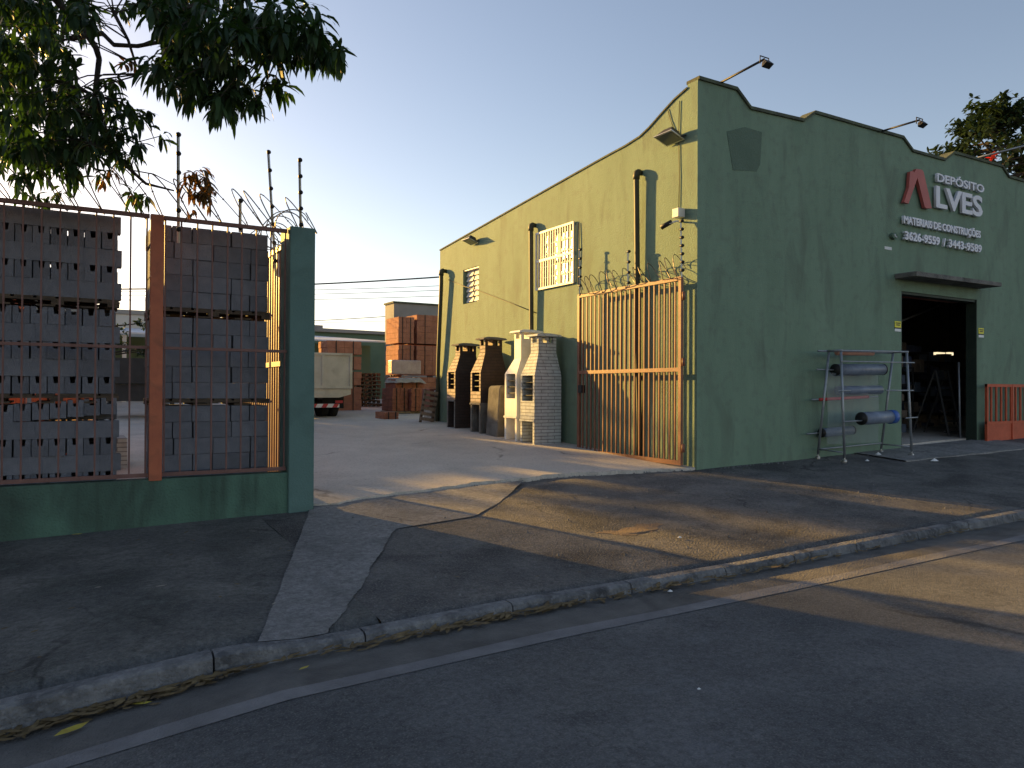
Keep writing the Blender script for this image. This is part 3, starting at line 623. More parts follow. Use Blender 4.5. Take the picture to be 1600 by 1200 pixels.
# ============================================================= BARBECUES
def bbq(loc, w, d, H, mats, label, brick=True):
    """front faces -X; w along Y (0..w), d along X (0..d)"""
    t = thing('brick_barbecue', loc, label, 'barbecue', 'barbecues for sale along the wall', 0, local=True)
    fm, smt, base = mats; zb, zf, zo, zt = H[0], H[1], H[2], H[3]; zc = H[4]; T = .06
    def part(nm, fn, ms):
        b = MB(); fn(b); 
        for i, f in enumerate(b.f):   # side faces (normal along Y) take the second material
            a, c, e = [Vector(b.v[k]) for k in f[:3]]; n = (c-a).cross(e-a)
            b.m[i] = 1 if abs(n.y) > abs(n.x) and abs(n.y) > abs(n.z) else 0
        return b.build(nm, ms, t, origin=(0, 0, 0), bevel=0)
    part('base', lambda b: (b.box(0, d, 0, T, 0, zb), b.box(0, d, w-T, w, 0, zb), b.box(d-T, d, T, w-T, 0, zb), b.box(-.02, d, -.01, w+.01, zb, zb+.04)), base)
    part('firebox', lambda b: (b.box(0, d, 0, T, zb+.04, zo), b.box(0, d, w-T, w, zb+.04, zo), b.box(d-T, d, T, w-T, zb+.04, zo), b.box(0, T, T, w-T, zb+.04, zf), b.box(T, d-T, T, w-T, zf-.1, zf-.05)), (fm, smt))
    fr = .26*d; part('hood', lambda b: b.frust((0, d, 0, w, zo), (fr, d*.93, w*.23, w*.77, zt)), (fm, smt))
    b = MB(); z1 = zc-.12
    for (x0, x1, y0, y1) in ((fr, fr+.05, w*.23, w*.31), (fr, fr+.05, w*.69, w*.77), (d*.93-.05, d*.93, w*.23, w*.31), (d*.93-.05, d*.93, w*.69, w*.77)): b.box(x0, x1, y0, y1, z1, zc)
    b.box(fr+.12, d*.93-.12, w*.23+.002, w*.77-.002, z1, zc)
    part('chimney', lambda bb: (bb.box(fr, d*.93, w*.23, w*.77, zt, z1), [bb.box(*q) for q in ((fr, fr+.07, w*.23, w*.34, z1, zc), (fr, fr+.07, w*.66, w*.77, z1, zc), (d*.93-.07, d*.93, w*.23, w*.34, z1, zc), (d*.93-.07, d*.93, w*.66, w*.77, z1, zc), (fr+.19, d*.93-.16, w*.25, w*.75, z1, zc))]), (fm, smt))
    b = MB(); b.frust((fr-.08, d*.93+.08, w*.23-.08, w*.77+.08, zc), (fr-.06, d*.93+.06, w*.23-.06, w*.77+.06, zc+.035)); b.frust((fr-.06, d*.93+.06, w*.23-.06, w*.77+.06, zc+.035), (fr+.1, d*.93-.1, w*.23+.05, w*.77-.05, zc+.065)); b.build('cap', base[0], t, origin=(0, 0, 0))
    b = MB()
    for k in range(3): b.box(.03, d-.1, T, w-T, zf+.1+k*.12, zf+.115+k*.12)
    b.build('grill_shelf', 'dark_metal', t, origin=(0, 0, 0))
    return t
wb = ('white_brick', 'white_brick')
bbq((7.50, 11.84, -1.06), .50, .60, (.46, .84, 1.32, 1.76, 2.06), ('white_brick', 'white_brick', wb), 'white brick barbecue nearest the gate, tallest and brightest of the row')
bbq((7.50, 12.48, -1.02), .46, .60, (.46, .84, 1.32, 1.62, 2.13), ('white_paint', 'white_paint', ('white_paint', 'white_paint')), 'plain white plastered barbecue behind the white brick one')
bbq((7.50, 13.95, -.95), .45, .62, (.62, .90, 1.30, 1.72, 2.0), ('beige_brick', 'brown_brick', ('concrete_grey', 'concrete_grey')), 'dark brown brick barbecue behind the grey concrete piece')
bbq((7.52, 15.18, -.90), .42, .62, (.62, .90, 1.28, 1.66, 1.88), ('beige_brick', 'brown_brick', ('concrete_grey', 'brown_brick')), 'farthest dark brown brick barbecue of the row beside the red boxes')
t = thing('concrete_hood', (7.6, 13.3, -1.0), 'rough grey concrete barbecue piece standing low between brown and white barbecues', 'barbecue')
b = MB(); b.prism([(7.50, -.97), (7.56, .02), (7.60, .07), (7.78, .08), (7.88, .02), (7.95, -.18), (8.05, -.23), (8.19, -.24), (8.19, -.98)], 13.25, 13.72); b.build('shell', 'concrete_grey', t, bevel=.02)
b = MB(); b.box(7.45, 8.2, 13.2, 13.75, -1.06, -.972); b.build('base', 'wood_old', t)

# ============================================================= YARD GOODS
def pack(name, x0, x1, y0, y1, z0, z1, m, label, cat, group=None, bevel=0): 
    b = MB(); b.box(x0, x1, y0, y1, z0, z1); return tag(b.build(name, m, bevel=bevel), label, cat, group)
def brickpack(x0, x1, y0, y1, z0, z1, label, m='hollow_brick', bw=.29, bh=.19, group='packs of hollow red bricks', wood=True):
    """a strapped pack of hollow bricks: courses with gaps so the silhouette is uneven"""
    t = thing('brick_pack', ((x0+x1)/2, (y0+y1)/2, z0), label, 'bricks', group)
    b = MB(); n = max(1, round((z1-z0)/bh)); 
    for r_ in range(n):
        za = z0+(z1-z0)*r_/n; zb = z0+(z1-z0)*(r_+1)/n-.006
        k = max(2, round((x1-x0)/bw)); kk = max(2, round((y1-y0)/bw)); j = random.uniform(-.012, .012)
        for i in range(k):
            a = x0+(x1-x0)*i/k; c = x0+(x1-x0)*(i+1)/k-.007; jj = random.uniform(0, .012)
            b.box(a+j, c+j, y0+jj, y0+.3, za, zb)
            b.box(a+j, c+j, y0+.305, y1-jj, za, zb)
    b.build('bricks', m, t)
    b = MB()
    for f in (.25, .75):
        y = y0-.004; x = x0+(x1-x0)*f; b.box(x-.012, x+.012, y-.012, y+.002, z0, z1)
    b.build('strap', 'black_plastic', t)
    return t
# tall packs beyond the end of the warehouse
brickpack(10.15, 10.75, 25.0, 26.2, 1.62, 2.55, 'upper pack of pale red bricks with torn wrap, left of the tall pair')
brickpack(10.85, 12.1, 25.0, 26.2, 1.62, 2.66, 'upper pack of the tall brick pair beside the warehouse end')
brickpack(10.15, 10.75, 25.0, 26.2, .50, 1.56, 'lower left pack of the tall brick pair')
brickpack(10.85, 12.1, 25.0, 26.2, .50, 1.56, 'second pack from the top of the tall brick column')
brickpack(10.15, 12.1, 25.0, 26.2, -.72, .42, 'bottom pack under the tall brick column behind the tile pallets')
brickpack(7.3, 8.45, 24.0, 25.0, 1.12, 1.55, 'top red brick pack in the stack behind the truck tailgate')
brickpack(7.3, 8.45, 24.0, 25.0, .62, 1.05, 'second red brick pack in the stack behind the truck tailgate')
brickpack(7.3, 8.45, 24.0, 25.0, .12, .55, 'third red brick pack in the stack behind the truck tailgate')
brickpack(7.3, 8.45, 24.0, 25.0, -.75, .05, 'lowest red brick pack in the stack behind the truck tailgate')
brickpack(3.38, 4.02, 16.0, 17.0, .72, 2.22, 'sunlit orange brick pack seen through the bars left of the pillar')
brickpack(3.38, 4.02, 16.0, 17.0, -.98, .66, 'lower brick pack seen through the bars left of the pillar')
brickpack(-.35, .35, 11.5, 12.3, -.4, .02, 'orange brick pack glimpsed through the gap in the left block stack')
brickpack(-.35, .35, 11.5, 12.3, -1.33, -.45, 'brick pack behind the lower blocks of the left stack')
pack('wrapped_pallet_load', 9.75, 10.85, 24.6, 25.0, .50, 1.0, 'wrap', 'pinkish shrink wrapped load on top of the tile pallets', 'load', bevel=.04)
# pallets
P = None; rows = ['bottom', 'second', 'third', 'fourth', 'fifth', 'sixth', 'seventh', 'eighth', 'top']
for i in range(9):
    lb = '%s wooden pallet of the tall stack behind the truck wheels' % rows[i]
    j = random.uniform(-.05, .05)
    if P is None: P = pallet(9.0, 10.1, 26.6, 27.6, -.70, -.57, lb, group='stacked pallets in the yard'); P0 = P.location.copy()
    else:
        o = P.copy(); C.objects.link(o); o.location = P0+Vector((j, j, .1425*i)); o['label'] = lb
o = P.copy(); C.objects.link(o); o.location = P0+Vector((1.25, .4, .0)); o['label'] = 'pallet on the ground at the right of the tall pallet stack'
for i in range(4):
    o = P.copy(); C.objects.link(o); o.location = P0+Vector((-1.35, 1.2, .0+.1425*i)); o['label'] = '%s pallet of the low stack right behind the truck wheel' % rows[i]
b = MB(); 
for i in range(14): b.tube([(10.3+random.uniform(0, .7), 26.3+random.uniform(0, .3), -.7), (10.3+random.uniform(0, .7), 26.5, .4+random.uniform(0, .2))], .05, 6)
tag(b.build('scrap_pile', 'dark_metal'), 'dark pile of scrap leaning between pallets and tile packs', 'pile')
# tile packs on pallets
for (x0, x1, y0, z0, z1, lb) in [(8.55, 9.05, 21.5, -.68, .02, 'left pallet load of reddish roof tiles in the yard'), (9.08, 9.62, 21.3, -.68, .0, 'right pallet load of reddish roof tiles in the yard')]:
    brickpack(x0, x1, y0, y0+.9, z0, z1, lb, 'tile_pack', .13, .11, 'pallet loads of roof tiles')
brickpack(8.75, 9.7, 21.8, 22.6, .02, .30, 'loose top load of tiles under a pale cover', 'tile_pack', .2, .1, 'pallet loads of roof tiles')
pallet(8.5, 9.7, 21.35, 22.4, -.84, -.69, 'pallet carrying the two loads of roof tiles', 'wood_pale')
b = MB(); vs = []; nx, ny = 10, 6
for i in range(nx+1):
    for j in range(ny+1):
        x = 8.7+1.05*i/nx; y = 21.65+.9*j/ny; e_ = (i in (0, nx)) or (j == 0)
        vs.append((x+random.uniform(-.02, .02), y, (.33 if not e_ else .18)+random.uniform(-.02, .03)))
b.add(vs, [(i*(ny+1)+j, (i+1)*(ny+1)+j, (i+1)*(ny+1)+j+1, i*(ny+1)+j+1) for i in range(nx) for j in range(ny)], smooth=True)
tag(b.build('plastic_cover', 'sack'), 'crumpled pale cover draped over the tile load', 'cover')
t = thing('shade_building', (-9, 27, -.8), 'low grey building added unseen behind the block stacks to shade the yard', 'building')
b = MB(); b.box(-24, .7, 26, 30, -1.2, 2.7); b.build('wall', 'far_wall', t); b = MB(); b.prism([(25.8, 2.7), (30.2, 2.7), (28, 3.1)], -24.1, .8, 'x'); b.build('roof', 'coping', t)  # unseen building, added to keep low sun off the yard floor
brickpack(-1.7, -.45, 12.0, 13.0, -1.2, 1.9, 'unseen brick pack added behind the left block stack to stop sun in the gap')  # hidden pack, added to block sun passing between the stacks
brickpack(-3.4, -.8, 9.0, 10.0, -1.4, 1.75, 'brick packs added out of view left of the block stacks to shade the road')  # out-of-view packs, added to keep sun off the near road
# upright slatted crate, boxes
t = thing('slatted_pallet', (7.75, 17.5, -.9), 'pale slatted pallet leaning upright against the red box', 'pallet')
M = Matrix.Translation((7.60, 17.35, -.93)) @ Matrix.Rotation(R(-8), 4, 'Z') @ Matrix.Rotation(R(9), 4, 'Y')
b = MB()
for k in range(7): b.box(0, .36, 0, .025, .02+k*.135, .02+k*.135+.08, M)
b.build('slats', 'wood_pale', t)
b = MB()
for x in (0, .30): b.box(x+.001, x+.059, .026, .10, .0, .93, M)
b.build('stringer', 'wood_old', t)
pack('cardboard_box', 8.0, 8.52, 17.6, 18.1, -.46, .0, 'red_box', 'dark red box on top of the beige bin by the barbecue', 'box', bevel=.01)
b = MB(); b.box(8.12, 8.22, 17.59, 17.598, -.13, -.04); tag(b.build('paper_label', 'paper_white'), 'small white paper stuck on the dark red box', 'paper')
pack('bin', 8.05, 8.5, 17.62, 18.1, -.90, -.47, 'sack', 'beige bin below the dark red box beside the barbecue', 'bin', bevel=.03)
brickpack(7.3, 7.7, 18.9, 19.6, -.86, -.62, 'low scatter of broken bricks at the foot of the tile loads', 'hollow_brick', .2, .12, 'loose bricks')

# ============================================================= TRUCK (rear view)
tr = thing('dump_truck', (5.5, 22.5, -.85), 'cream dump truck parked facing away, tailgate toward the street', 'truck')
X0, X1, Y0 = 4.4, 6.80, 20.1
b = MB(); b.box(X0, X1, Y0+.05, Y0+4.6, .06, .12); b.box(X0, X0+.05, Y0+.05, Y0+4.6, .121, .93); b.box(X1-.05, X1, Y0+.05, Y0+4.6, .121, .93); b.box(X0+.05, X1-.05, Y0+4.5, Y0+4.6, .121, 1.1)
for k in range(5):
    y = Y0+.3+k*1.0; b.box(X1+.001, X1+.05, y, y+.07, .1, .93); b.box(X0-.05, X0-.001, y, y+.07, .1, .93)
b.build('cargo_bed', 'truck_cream', tr)
b = MB(); b.box(X0, X1, Y0, Y0+.049, .08, .90)
for x in (X0, X0+.78, X0+1.56, X1-.07): b.box(x, x+.07, Y0-.04, Y0-.001, .08, .90)
b.box(X0, X1, Y0-.045, Y0-.001, .901, .96); b.box(X0, X1, Y0-.045, Y0-.001, .0, .079)
b.build('tailgate', 'truck_cream', tr)
b = MB(); b.prism([(X0+.1, -.25), (X1-.35, -.25), (X1-.02, -.16), (X1-.02, .0), (X0+.1, .0)], Y0+.02, Y0+.5); b.build('rear_skirt', 'truck_cream', tr)
b = MB()
for x in (X0+.7, X1-.85): b.box(x, x+.12, Y0+.3, Y0+6.5, -.30, .05)
b.box(X0+.3, X1-.3, Y0+1.2, Y0+1.35, -.42, -.3); b.build('chassis', 'dark_metal', tr)
b = MB(); b.box(X0+.05, X1-.3, Y0+.15, Y0+.22, -.52, -.42); bp_ = b.build('rear_bumper', 'paper_white', tr)
b = MB()
for k in range(7): 
    x = X0+.1+k*.3; b.prism([(x, -.519), (x+.13, -.519), (x+.19, -.421), (x+.06, -.421)], Y0+.14, Y0+.149)
b.build('red_stripe', 'roll_red', bp_, origin=tr['_o'])
def wheel(x, y, two):
    b = MB(); prof = []; rads = [(.0, .30), (.02, .43), (.06, .46), (.19, .46), (.23, .43), (.25, .30)]
    for o_ in ((0, .27) if two else (0,)):
        n = 28; vs = []; 
        for (dx, r_) in rads:
            for j in range(n): a = 2*math.pi*j/n; vs.append((x+dx+o_, y+r_*math.cos(a), -.37+r_*math.sin(a)))
        fs = [(i*n+j, i*n+(j+1) % n, (i+1)*n+(j+1) % n, (i+1)*n+j) for i in range(len(rads)-1) for j in range(n)]
        b.add(vs, fs, smooth=True)
    wv = b.build('wheel', 'rubber', tr)
    b = MB(); b.tube([(x+.02, y, -.37), (x+(.5 if two else .23), y, -.37)], .3, 20); b.build('rim', 'dark_metal', wv, origin=tr['_o'])
wheel(X1-.68, Y0+.95, True); wheel(X0+.1, Y0+.95, True); wheel(X1-.45, Y0+5.3, False); wheel(X0+.15, Y0+5.3, False)
for x in (X1-.72, X0+.08): b = MB(); b.box(x, x+.6, Y0+.33, Y0+.35, -.55, -.1); b.build('mudflap', 'rubber', tr)
for x in (X0+.12, X1-.42): b = MB(); b.box(x, x+.2, Y0+.10, Y0+.149, -.40, -.33); b.build('tail_lamp', 'roll_red', tr)
b = MB(); b.prism([(Y0+4.75, -.3), (Y0+6.5, -.3), (Y0+6.5, .8), (Y0+6.3, 2.0), (Y0+4.75, 2.1)], X0+.15, X1-.15, 'x'); cb_ = b.build('cab', 'truck_cream', tr, bevel=.05)
b = MB(); b.box(X0+.5, X1-.5, Y0+4.735, Y0+4.745, .85, 1.4); b.build('rear_window', 'glass', cb_, origin=tr['_o'])

# ============================================================= DISPLAY RACK
rk = thing('roll_rack', (11.8, 8.0, -1.2), 'grey tubular rack on castors holding rolls, left of the doorway', 'rack')
TL = {('l', 'f'): ((10.93, 7.90, .64), (10.89, 7.80, -1.08)), ('l', 'b'): ((10.95, 8.14, .64), (10.86, 8.28, -1.06)), ('r', 'f'): ((12.74, 7.90, .68), (12.70, 7.78, -1.05)), ('r', 'b'): ((12.72, 8.14, .67), (12.56, 8.26, -1.03))}
for k, (a, e) in TL.items():
    b = MB(); b.tube([a, e], .021, 10); b.build('leg', 'galvanised', rk)
    b = MB(); x, y, z = e; b.tube([(x, y, z), (x, y, z-.05)], .012, 6); b.tube([(x-.02, y+.01, z-.07), (x+.02, y+.01, z-.07)], .042, 14); b.box(x-.028, x+.028, y-.02, y+.03, z-.06, z-.035); b.build('castor', 'steel_bright', rk)
def railp(a, e, r_=.013): 
    b = MB(); b.tube([a, e], r_, 8); return b.build('rail', 'galvanised', rk)
railp((10.93, 7.9, .655), (12.78, 7.9, .69), .018); railp((10.70, 8.16, .655), (12.78, 8.16, .68), .016); railp((10.93, 7.88, .66), (10.93, 8.18, .66), .018); railp((12.74, 7.88, .69), (12.74, 8.18, .69), .018)
railp((10.87, 8.27, -.98), (12.58, 8.25, -.93)); railp((10.87, 7.81, -1.0), (10.87, 8.27, -.98)); railp((12.70, 7.79, -.97), (12.57, 8.25, -.95))
railp((10.88, 7.87, .48), (12.90, 7.86, .50), .012); railp((10.80, 7.84, .0), (11.10, 7.84, .0), .012); railp((12.05, 7.84, .01), (12.84, 7.84, .01), .012); railp((10.86, 7.80, -.50), (11.5, 7.80, -.49), .012); railp((12.55, 7.80, -.47), (12.9, 7.80, -.46), .012)
railp((10.72, 8.2, .35), (11.15, 8.2, .35), .012); railp((10.66, 8.25, -.15), (12.4, 8.22, -.1), .012); railp((10.6, 8.3, -.72), (11.2, 8.28, -.7), .012)
def roll(a, e, r_, m, label, hub=True):
    t = thing('roll', a, label, 'roll', 'rolls of sheeting on the rack')
    b = MB(); b.tube([a, e], r_, 20); b.build('sheet', m, t)
    if hub:
        a, e = Vector(a), Vector(e); d = (e-a).normalized(); b = MB(); b.tube([tuple(a-d*.012), tuple(a+d*.02)], r_*1.02, 20); b.tube([tuple(e-d*.02), tuple(e+d*.012)], r_*1.02, 20); b.build('roll_end', 'black_plastic' if m != 'blue_plastic' else 'blue_plastic', t)
roll((11.35, 7.82, -.46), (12.2, 7.82, -.44), .105, 'roll_grey', 'thick grey roll with blue end band low on the rack')
b = MB(); b.tube([(12.12, 7.82, -.445), (12.24, 7.82, -.44)], .118, 20); tag(b.build('blue_wrap', 'blue_plastic'), 'blue plastic wrapped round the end of the low grey roll', 'plastic wrap')
roll((10.95, 8.28, -.71), (11.75, 8.27, -.68), .075, 'roll_grey', 'thinner grey roll lowest on the back of the rack')
roll((11.2, 8.2, .35), (12.5, 8.2, .38), .10, 'roll_grey', 'bluish grey roll high on the back of the rack')
roll((11.3, 8.22, .0), (12.45, 8.22, .02), .08, 'roll_grey', 'dull grey roll at mid height on the back of the rack', False)
roll((10.82, 8.22, -.148), (12.12, 8.22, -.105), .026, 'roll_red', 'thin red roll at mid height on the rack', False)
roll((10.99, 8.02, .63), (11.95, 8.02, .65), .045, 'roll_pink', 'pinkish orange roll lying along the top of the rack', False)
b = MB(); vs = []; 
for i in range(13):
    for j in range(9): vs.append((10.95+1.4*i/12, 8.17+.02*math.sin(i*1.3)+.01*math.sin(j), .3-1.2*j/8))
b.add(vs, [(i*9+j, (i+1)*9+j, (i+1)*9+j+1, i*9+j+1) for i in range(12) for j in range(8)], smooth=True)
tag(b.build('plastic_sheet', 'film'), 'clear plastic sheet hanging from the back roll of the rack', 'plastic sheet')

# ============================================================= SHOP INTERIOR GOODS
for i, (x, y, h, lb) in enumerate([(14.0, 9.8, 1.9, 'dark shelf of goods just inside the doorway on the left'), (15.3, 10.0, 1.5, 'dark shelf of blue goods in the middle of the doorway view'), (16.9, 10.6, 1.9, 'dark shelf deeper in the shop below the lit lamps'), (18.2, 10.7, 1.7, 'dark shelf at the far right inside the shop')]):
    t = thing('shelf', (x, y, -1.04), lb, 'shelf', 'shelves inside the dark shop')
    b = MB()
    for k in range(5): b.box(x, x+1.1, y, y+.4, -1.0+k*h/4, -.97+k*h/4)
    for q in (x, x+1.07): b.box(q, q+.03, y, y+.03, -1.04, -1.0+h); b.box(q, q+.03, y+.37, y+.4, -1.04, -1.0+h)
    b.build('frame', 'dark_metal', t)
    for k in range(5):
        u = x+.05
        while u < x+.85:
            w2 = random.uniform(.12, .3); b = MB(); b.box(u, u+w2, y+.05, y+.3, -.969+k*h/4, -.969+k*h/4+random.uniform(.12, .32)); m_ = random.choice(['stock_dark', 'stock_dark', 'stock_mid', 'roll_grey'])
            tag(b.build('goods_box', m_, bevel=.01), 'dim box on the %s' % lb.replace('dark shelf of goods', 'shelf').replace('dark shelf of blue goods', 'shelf').replace('dark ', ''), 'box', 'goods on the shop shelves'); u += w2+.04
t = thing('stepladder', (16.4, 9.4, -1.04), 'grey stepladder inside the doorway at the right', 'ladder')
b = MB()
for x in (15.95, 16.4): b.bar((x+.1, 9.0, -1.04), (x+.35, 9.45, .45), .04)
b.build('front_rail', 'dark_metal', t)
b = MB()
for x in (16.0, 16.45): b.bar((x+.1, 9.9, -1.04), (x+.3, 9.47, .45), .03)
b.build('rear_rail', 'dark_metal', t)
for k in range(6):
    f_ = (k+.7)/6.6; b = MB(); b.box(15.95+.1+.25*f_, 16.4+.1+.25*f_, 8.98+.45*f_, 9.10+.45*f_, -1.04+1.49*f_, -1.01+1.49*f_); b.build('step', 'dark_metal', t)
b = MB(); b.tube([(14.9, 10.0, 1.25), (17.2, 9.9, 1.95)], .022, 6); tag(b.build('light_tube', 'galvanised'), 'pale unlit tube slanting across the dark shop ceiling', 'light tube')
b = MB(); b.tube([(15.93, 8.72, -1.04), (15.9, 8.74, .6)], .02, 6); tag(b.build('leaning_pole', 'galvanised'), 'pale pole leaning just inside the right door jamb', 'pole')

em = bpy.data.materials.new('lamp_glow'); em.use_nodes = True; e_ = em.node_tree.nodes['Principled BSDF']; e_.inputs['Emission Color'].default_value = (1, .82, .5, 1); e_.inputs['Emission Strength'].default_value = .22; MATS['lamp_glow'] = em
for (px, w_, lb) in [(1468, .19, 'larger lit warm lamp deep inside the dark shop'), (1484, .09, 'smaller lit warm lamp right of the larger one inside the shop')]:
    d = fw+rt*((px-800)/FPX)-up*((553-600)/FPX); p = d*(11.6/d.y); b = MB(); b.box(p.x-w_, p.x+w_, 11.55, 11.65, p.z-.04, p.z+.04); t = thing('shop_lamp', tuple(p), lb, 'lamp'); b.build('glowing_panel', 'lamp_glow', t)
    b = MB(); b.box(p.x-w_-.02, p.x+w_+.02, 11.56, 11.7, p.z+.046, p.z+.09); b.box(p.x-.01, p.x+.01, 11.6, 11.62, p.z+.09, 2.9); b.build('housing', 'dark_metal', t)
# ============================================================= BACKGROUND BUILDINGS
t = thing('grey_building', (15, 34, -.6), 'blank grey concrete building beyond the brick packs', 'building')
b = MB(); b.box(12.96, 20, 32.5, 33.6, -1, 3.92); b.build('wall', 'far_wall', t); b = MB(); b.box(12.9, 20.05, 32.44, 33.65, 3.92, 4.0); b.build('coping', 'coping', t)
t = thing('yard_shed', (8, 36, -.6), 'open yard shed with pale sheet roof over a dark green bay', 'shed')
b = MB(); b.prism([(33.8, 2.15), (38.2, 2.62), (38.2, 2.68), (33.8, 2.21)], -2.0, 10.8, 'x'); b.add([(10.8, 33.8, 2.15), (13.6, 33.8, 2.18), (10.8, 38.2, 2.62), (10.8, 33.8, 2.21), (13.6, 33.8, 2.24), (10.8, 38.2, 2.68)], [(0, 1, 2), (3, 5, 4), (0, 3, 4, 1), (1, 4, 5, 2)]); b.build('roof', 'roof_sheet', t)
b = MB(); b.box(-2, 12.9, 38.3, 38.5, -1, 2.3); b.box(9.2, 12.9, 35.4, 35.6, -1, 2.1); b.build('wall', 'far_green', t)
b = MB()
for x in (7.0, 9.15, 2.0, 4.5): b.box(x, x+.15, 34.0, 34.15, -.9, 2.1)
b.build('column', 'far_white', t)
b = MB(); b.box(6.2, 8.0, 35.0, 35.1, .6, 1.9); w_o = b.build('window', 'dark_opening', t)
b = MB(); 
for z in (.6, 1.22, 1.85): b.box(6.2, 8.0, 34.93, 34.99, z, z+.08)
for x in (6.2, 6.95, 7.7): b.box(x, x+.09, 34.92, 34.985, .6, 1.93)
b.build('window_frame', 'white_paint', w_o, origin=t['_o'])
t = thing('neighbour_building', (4, 42, -.5), 'long low green building with dark roofline behind the shed', 'building')
b = MB(); b.box(-6, 24, 40.5, 46, -1, 3.05); b.build('wall', 'far_green', t)
b = MB(); b.prism([(-6.1, 3.05), (24.1, 3.05), (24.1, 3.12), (12, 3.25), (12, 3.4), (-6.1, 3.5)], 40.3, 46.2); b.build('roof', 'far_wall', t)
t = thing('pale_house', (1.5, 45, -.5), 'pale house with a dark doorway seen between the two block stacks', 'house')
b = MB(); b.box(-1.5, 4.8, 39.3, 40.2, -1, 3.4); b.build('wall', 'far_white', t); b = MB(); b.box(-1.7, 5.0, 39.2, 40.3, 3.4, 3.6); b.build('roof', 'far_wall', t)
b = MB(); b.box(2.9, 4.2, 39.24, 39.299, .4, 2.2); b.build('shopfront', 'concrete_grey', t); b = MB(); b.box(2.9, 4.2, 39.2, 39.239, -.1, .2); b.build('red_panel', 'roll_red', t)
t = thing('timber_cart', (1.55, 22, -.8), 'dark loaded cart seen between the two block stacks', 'cart')
b = MB(); b.box(.9, 2.6, 21.5, 23.5, .1, .75); b.box(1.0, 2.5, 21.6, 23.4, -.35, .09); b.build('load', 'dark_metal', t); b = MB(); b.box(.95, 1.05, 21.6, 21.7, -.82, -.35); b.box(2.4, 2.5, 21.6, 21.7, -.82, -.35); b.build('leg', 'dark_metal', t)
pack('brick_pallet_load', .62, .78, 12.0, 12.8, -1.28, -.72, 'white_brick', 'small pale load on the ground between the block stacks', 'load')

# ============================================================= POWER LINES
def cable(a, e, sag_, r_, label):
    a, e = Vector(a), Vector(e); pts = []
    for i in range(17):
        k = i/16; p = a.lerp(e, k); p.z -= sag_*4*k*(1-k); pts.append(p)
    b = MB(); b.tube(pts, r_, 5, False); tag(b.build('power_line', 'black_plastic'), label, 'cable', 'power lines across the yard')
A = lambda x, y, D: tuple(at(x, y, D))
cable(A(150, 452, 30), A(700, 432, 30), .12, .030, 'thick upper power line running to the warehouse end')
for k, (ya, yb, lb) in enumerate([(455, 446, 'thin power line just below the thick one'), (461, 453, 'second thin power line below the thick one'), (468, 462, 'lowest thin power line of the upper bundle')]): cable(A(150, ya, 31), A(700, yb, 31), .1, .011, lb)
cable(A(150, 510, 42), A(625, 493, 42), .15, .02, 'low power line dipping toward the grey building')
cable(A(150, 505, 43), A(625, 501, 43), .1, .01, 'faint low power line above the shed roof')

# ============================================================= TREES
def leafpts(b, o, d, L, w, droop, rr):
    o = Vector(o); d = Vector(d).normalized(); s_ = d.cross(Vector((0, 0, 1)))
    s_ = s_.normalized() if s_.length > .01 else Vector((1, 0, 0)); s_ = (s_+Vector((0, 0, rr.uniform(-.5, .5)))).normalized()
    vs = [tuple(o)]; p = o.copy(); prof = [(.22, .75), (.5, 1), (.78, .65)]; last = 0
    for (t_, wd) in prof:
        d = (d+Vector((0, 0, -droop*(t_-last)*2))).normalized(); p = p+d*L*(t_-last); last = t_
        vs += [tuple(p-s_*w*wd*.5), tuple(p+s_*w*wd*.5)]
    d = (d+Vector((0, 0, -droop*.5))).normalized(); vs.append(tuple(p+d*L*.22))
    b.add(vs, [(0, 1, 2), (1, 3, 4, 2), (3, 5, 6, 4), (5, 7, 6)], smooth=True)
def rosette(b, c, rr, n, L, w, droop, up_=.3):
    for i in range(n):
        a = rr.uniform(0, 6.283); el = rr.uniform(-1.0, 1.1)*up_+.1
        leafpts(b, Vector(c)+Vector((rr.gauss(0, .015), rr.gauss(0, .015), rr.gauss(0, .02))), (math.cos(a)*math.cos(el), math.sin(a)*math.cos(el), math.sin(el)), L*rr.uniform(.6, 1.2), w*rr.uniform(.75, 1.2), droop*rr.uniform(.25, 1.5), rr)
rr = random.Random(11)
mt_ = thing('mango_tree', (-2.7, 6.9, -1.55), 'dark leafy mango tree overhanging the fence from the top left', 'tree')
b = MB(); tw = MB()
blobs = [(50, 30, 100, 45, 75, 6.2, 9), (40, 120, 80, 60, 60, 6.2, 9), (70, 200, 90, 60, 78, 6.4, 9), (125, 245, 70, 40, 26, 6.8, 8.5), (40, 255, 70, 30, 15, 6.8, 8.5), (175, 165, 28, 40, 7, 7, 8), (255, 15, 70, 30, 40, 6, 8), (335, 40, 95, 52, 80, 5.6, 8), (300, 110, 70, 42, 42, 5.8, 7.5), (350, 135, 48, 34, 16, 5.8, 7.4), (460, 75, 66, 28, 16, 5.8, 7.2), (372, 172, 34, 12, 6, 6, 7), (300, 150, 30, 12, 4, 6, 7), (505, 95, 26, 14, 5, 6, 7), (270, 110, 20, 16, 4, 6, 7),
 (430, 45, 75, 42, 50, 5.8, 7.2), (490, 85, 40, 20, 14, 6, 7), (370, 155, 42, 20, 14, 6, 7), (428, 135, 25, 16, 5, 6.2, 7), (180, 230, 45, 30, 8, 7, 8), (200, 190, 30, 25, 5, 7, 8)]
cl = []
for (cx, cy, rx, ry, n, d0, d1) in blobs:
    n = int(n*(1.5 if cx < 230 else 1.0))
    for i in range(n):
        a = rr.uniform(0, 6.283); q = math.sqrt(rr.random()); cl.append(at(cx+rx*q*math.cos(a), cy+ry*q*math.sin(a)-8, rr.uniform(d0, d1)))
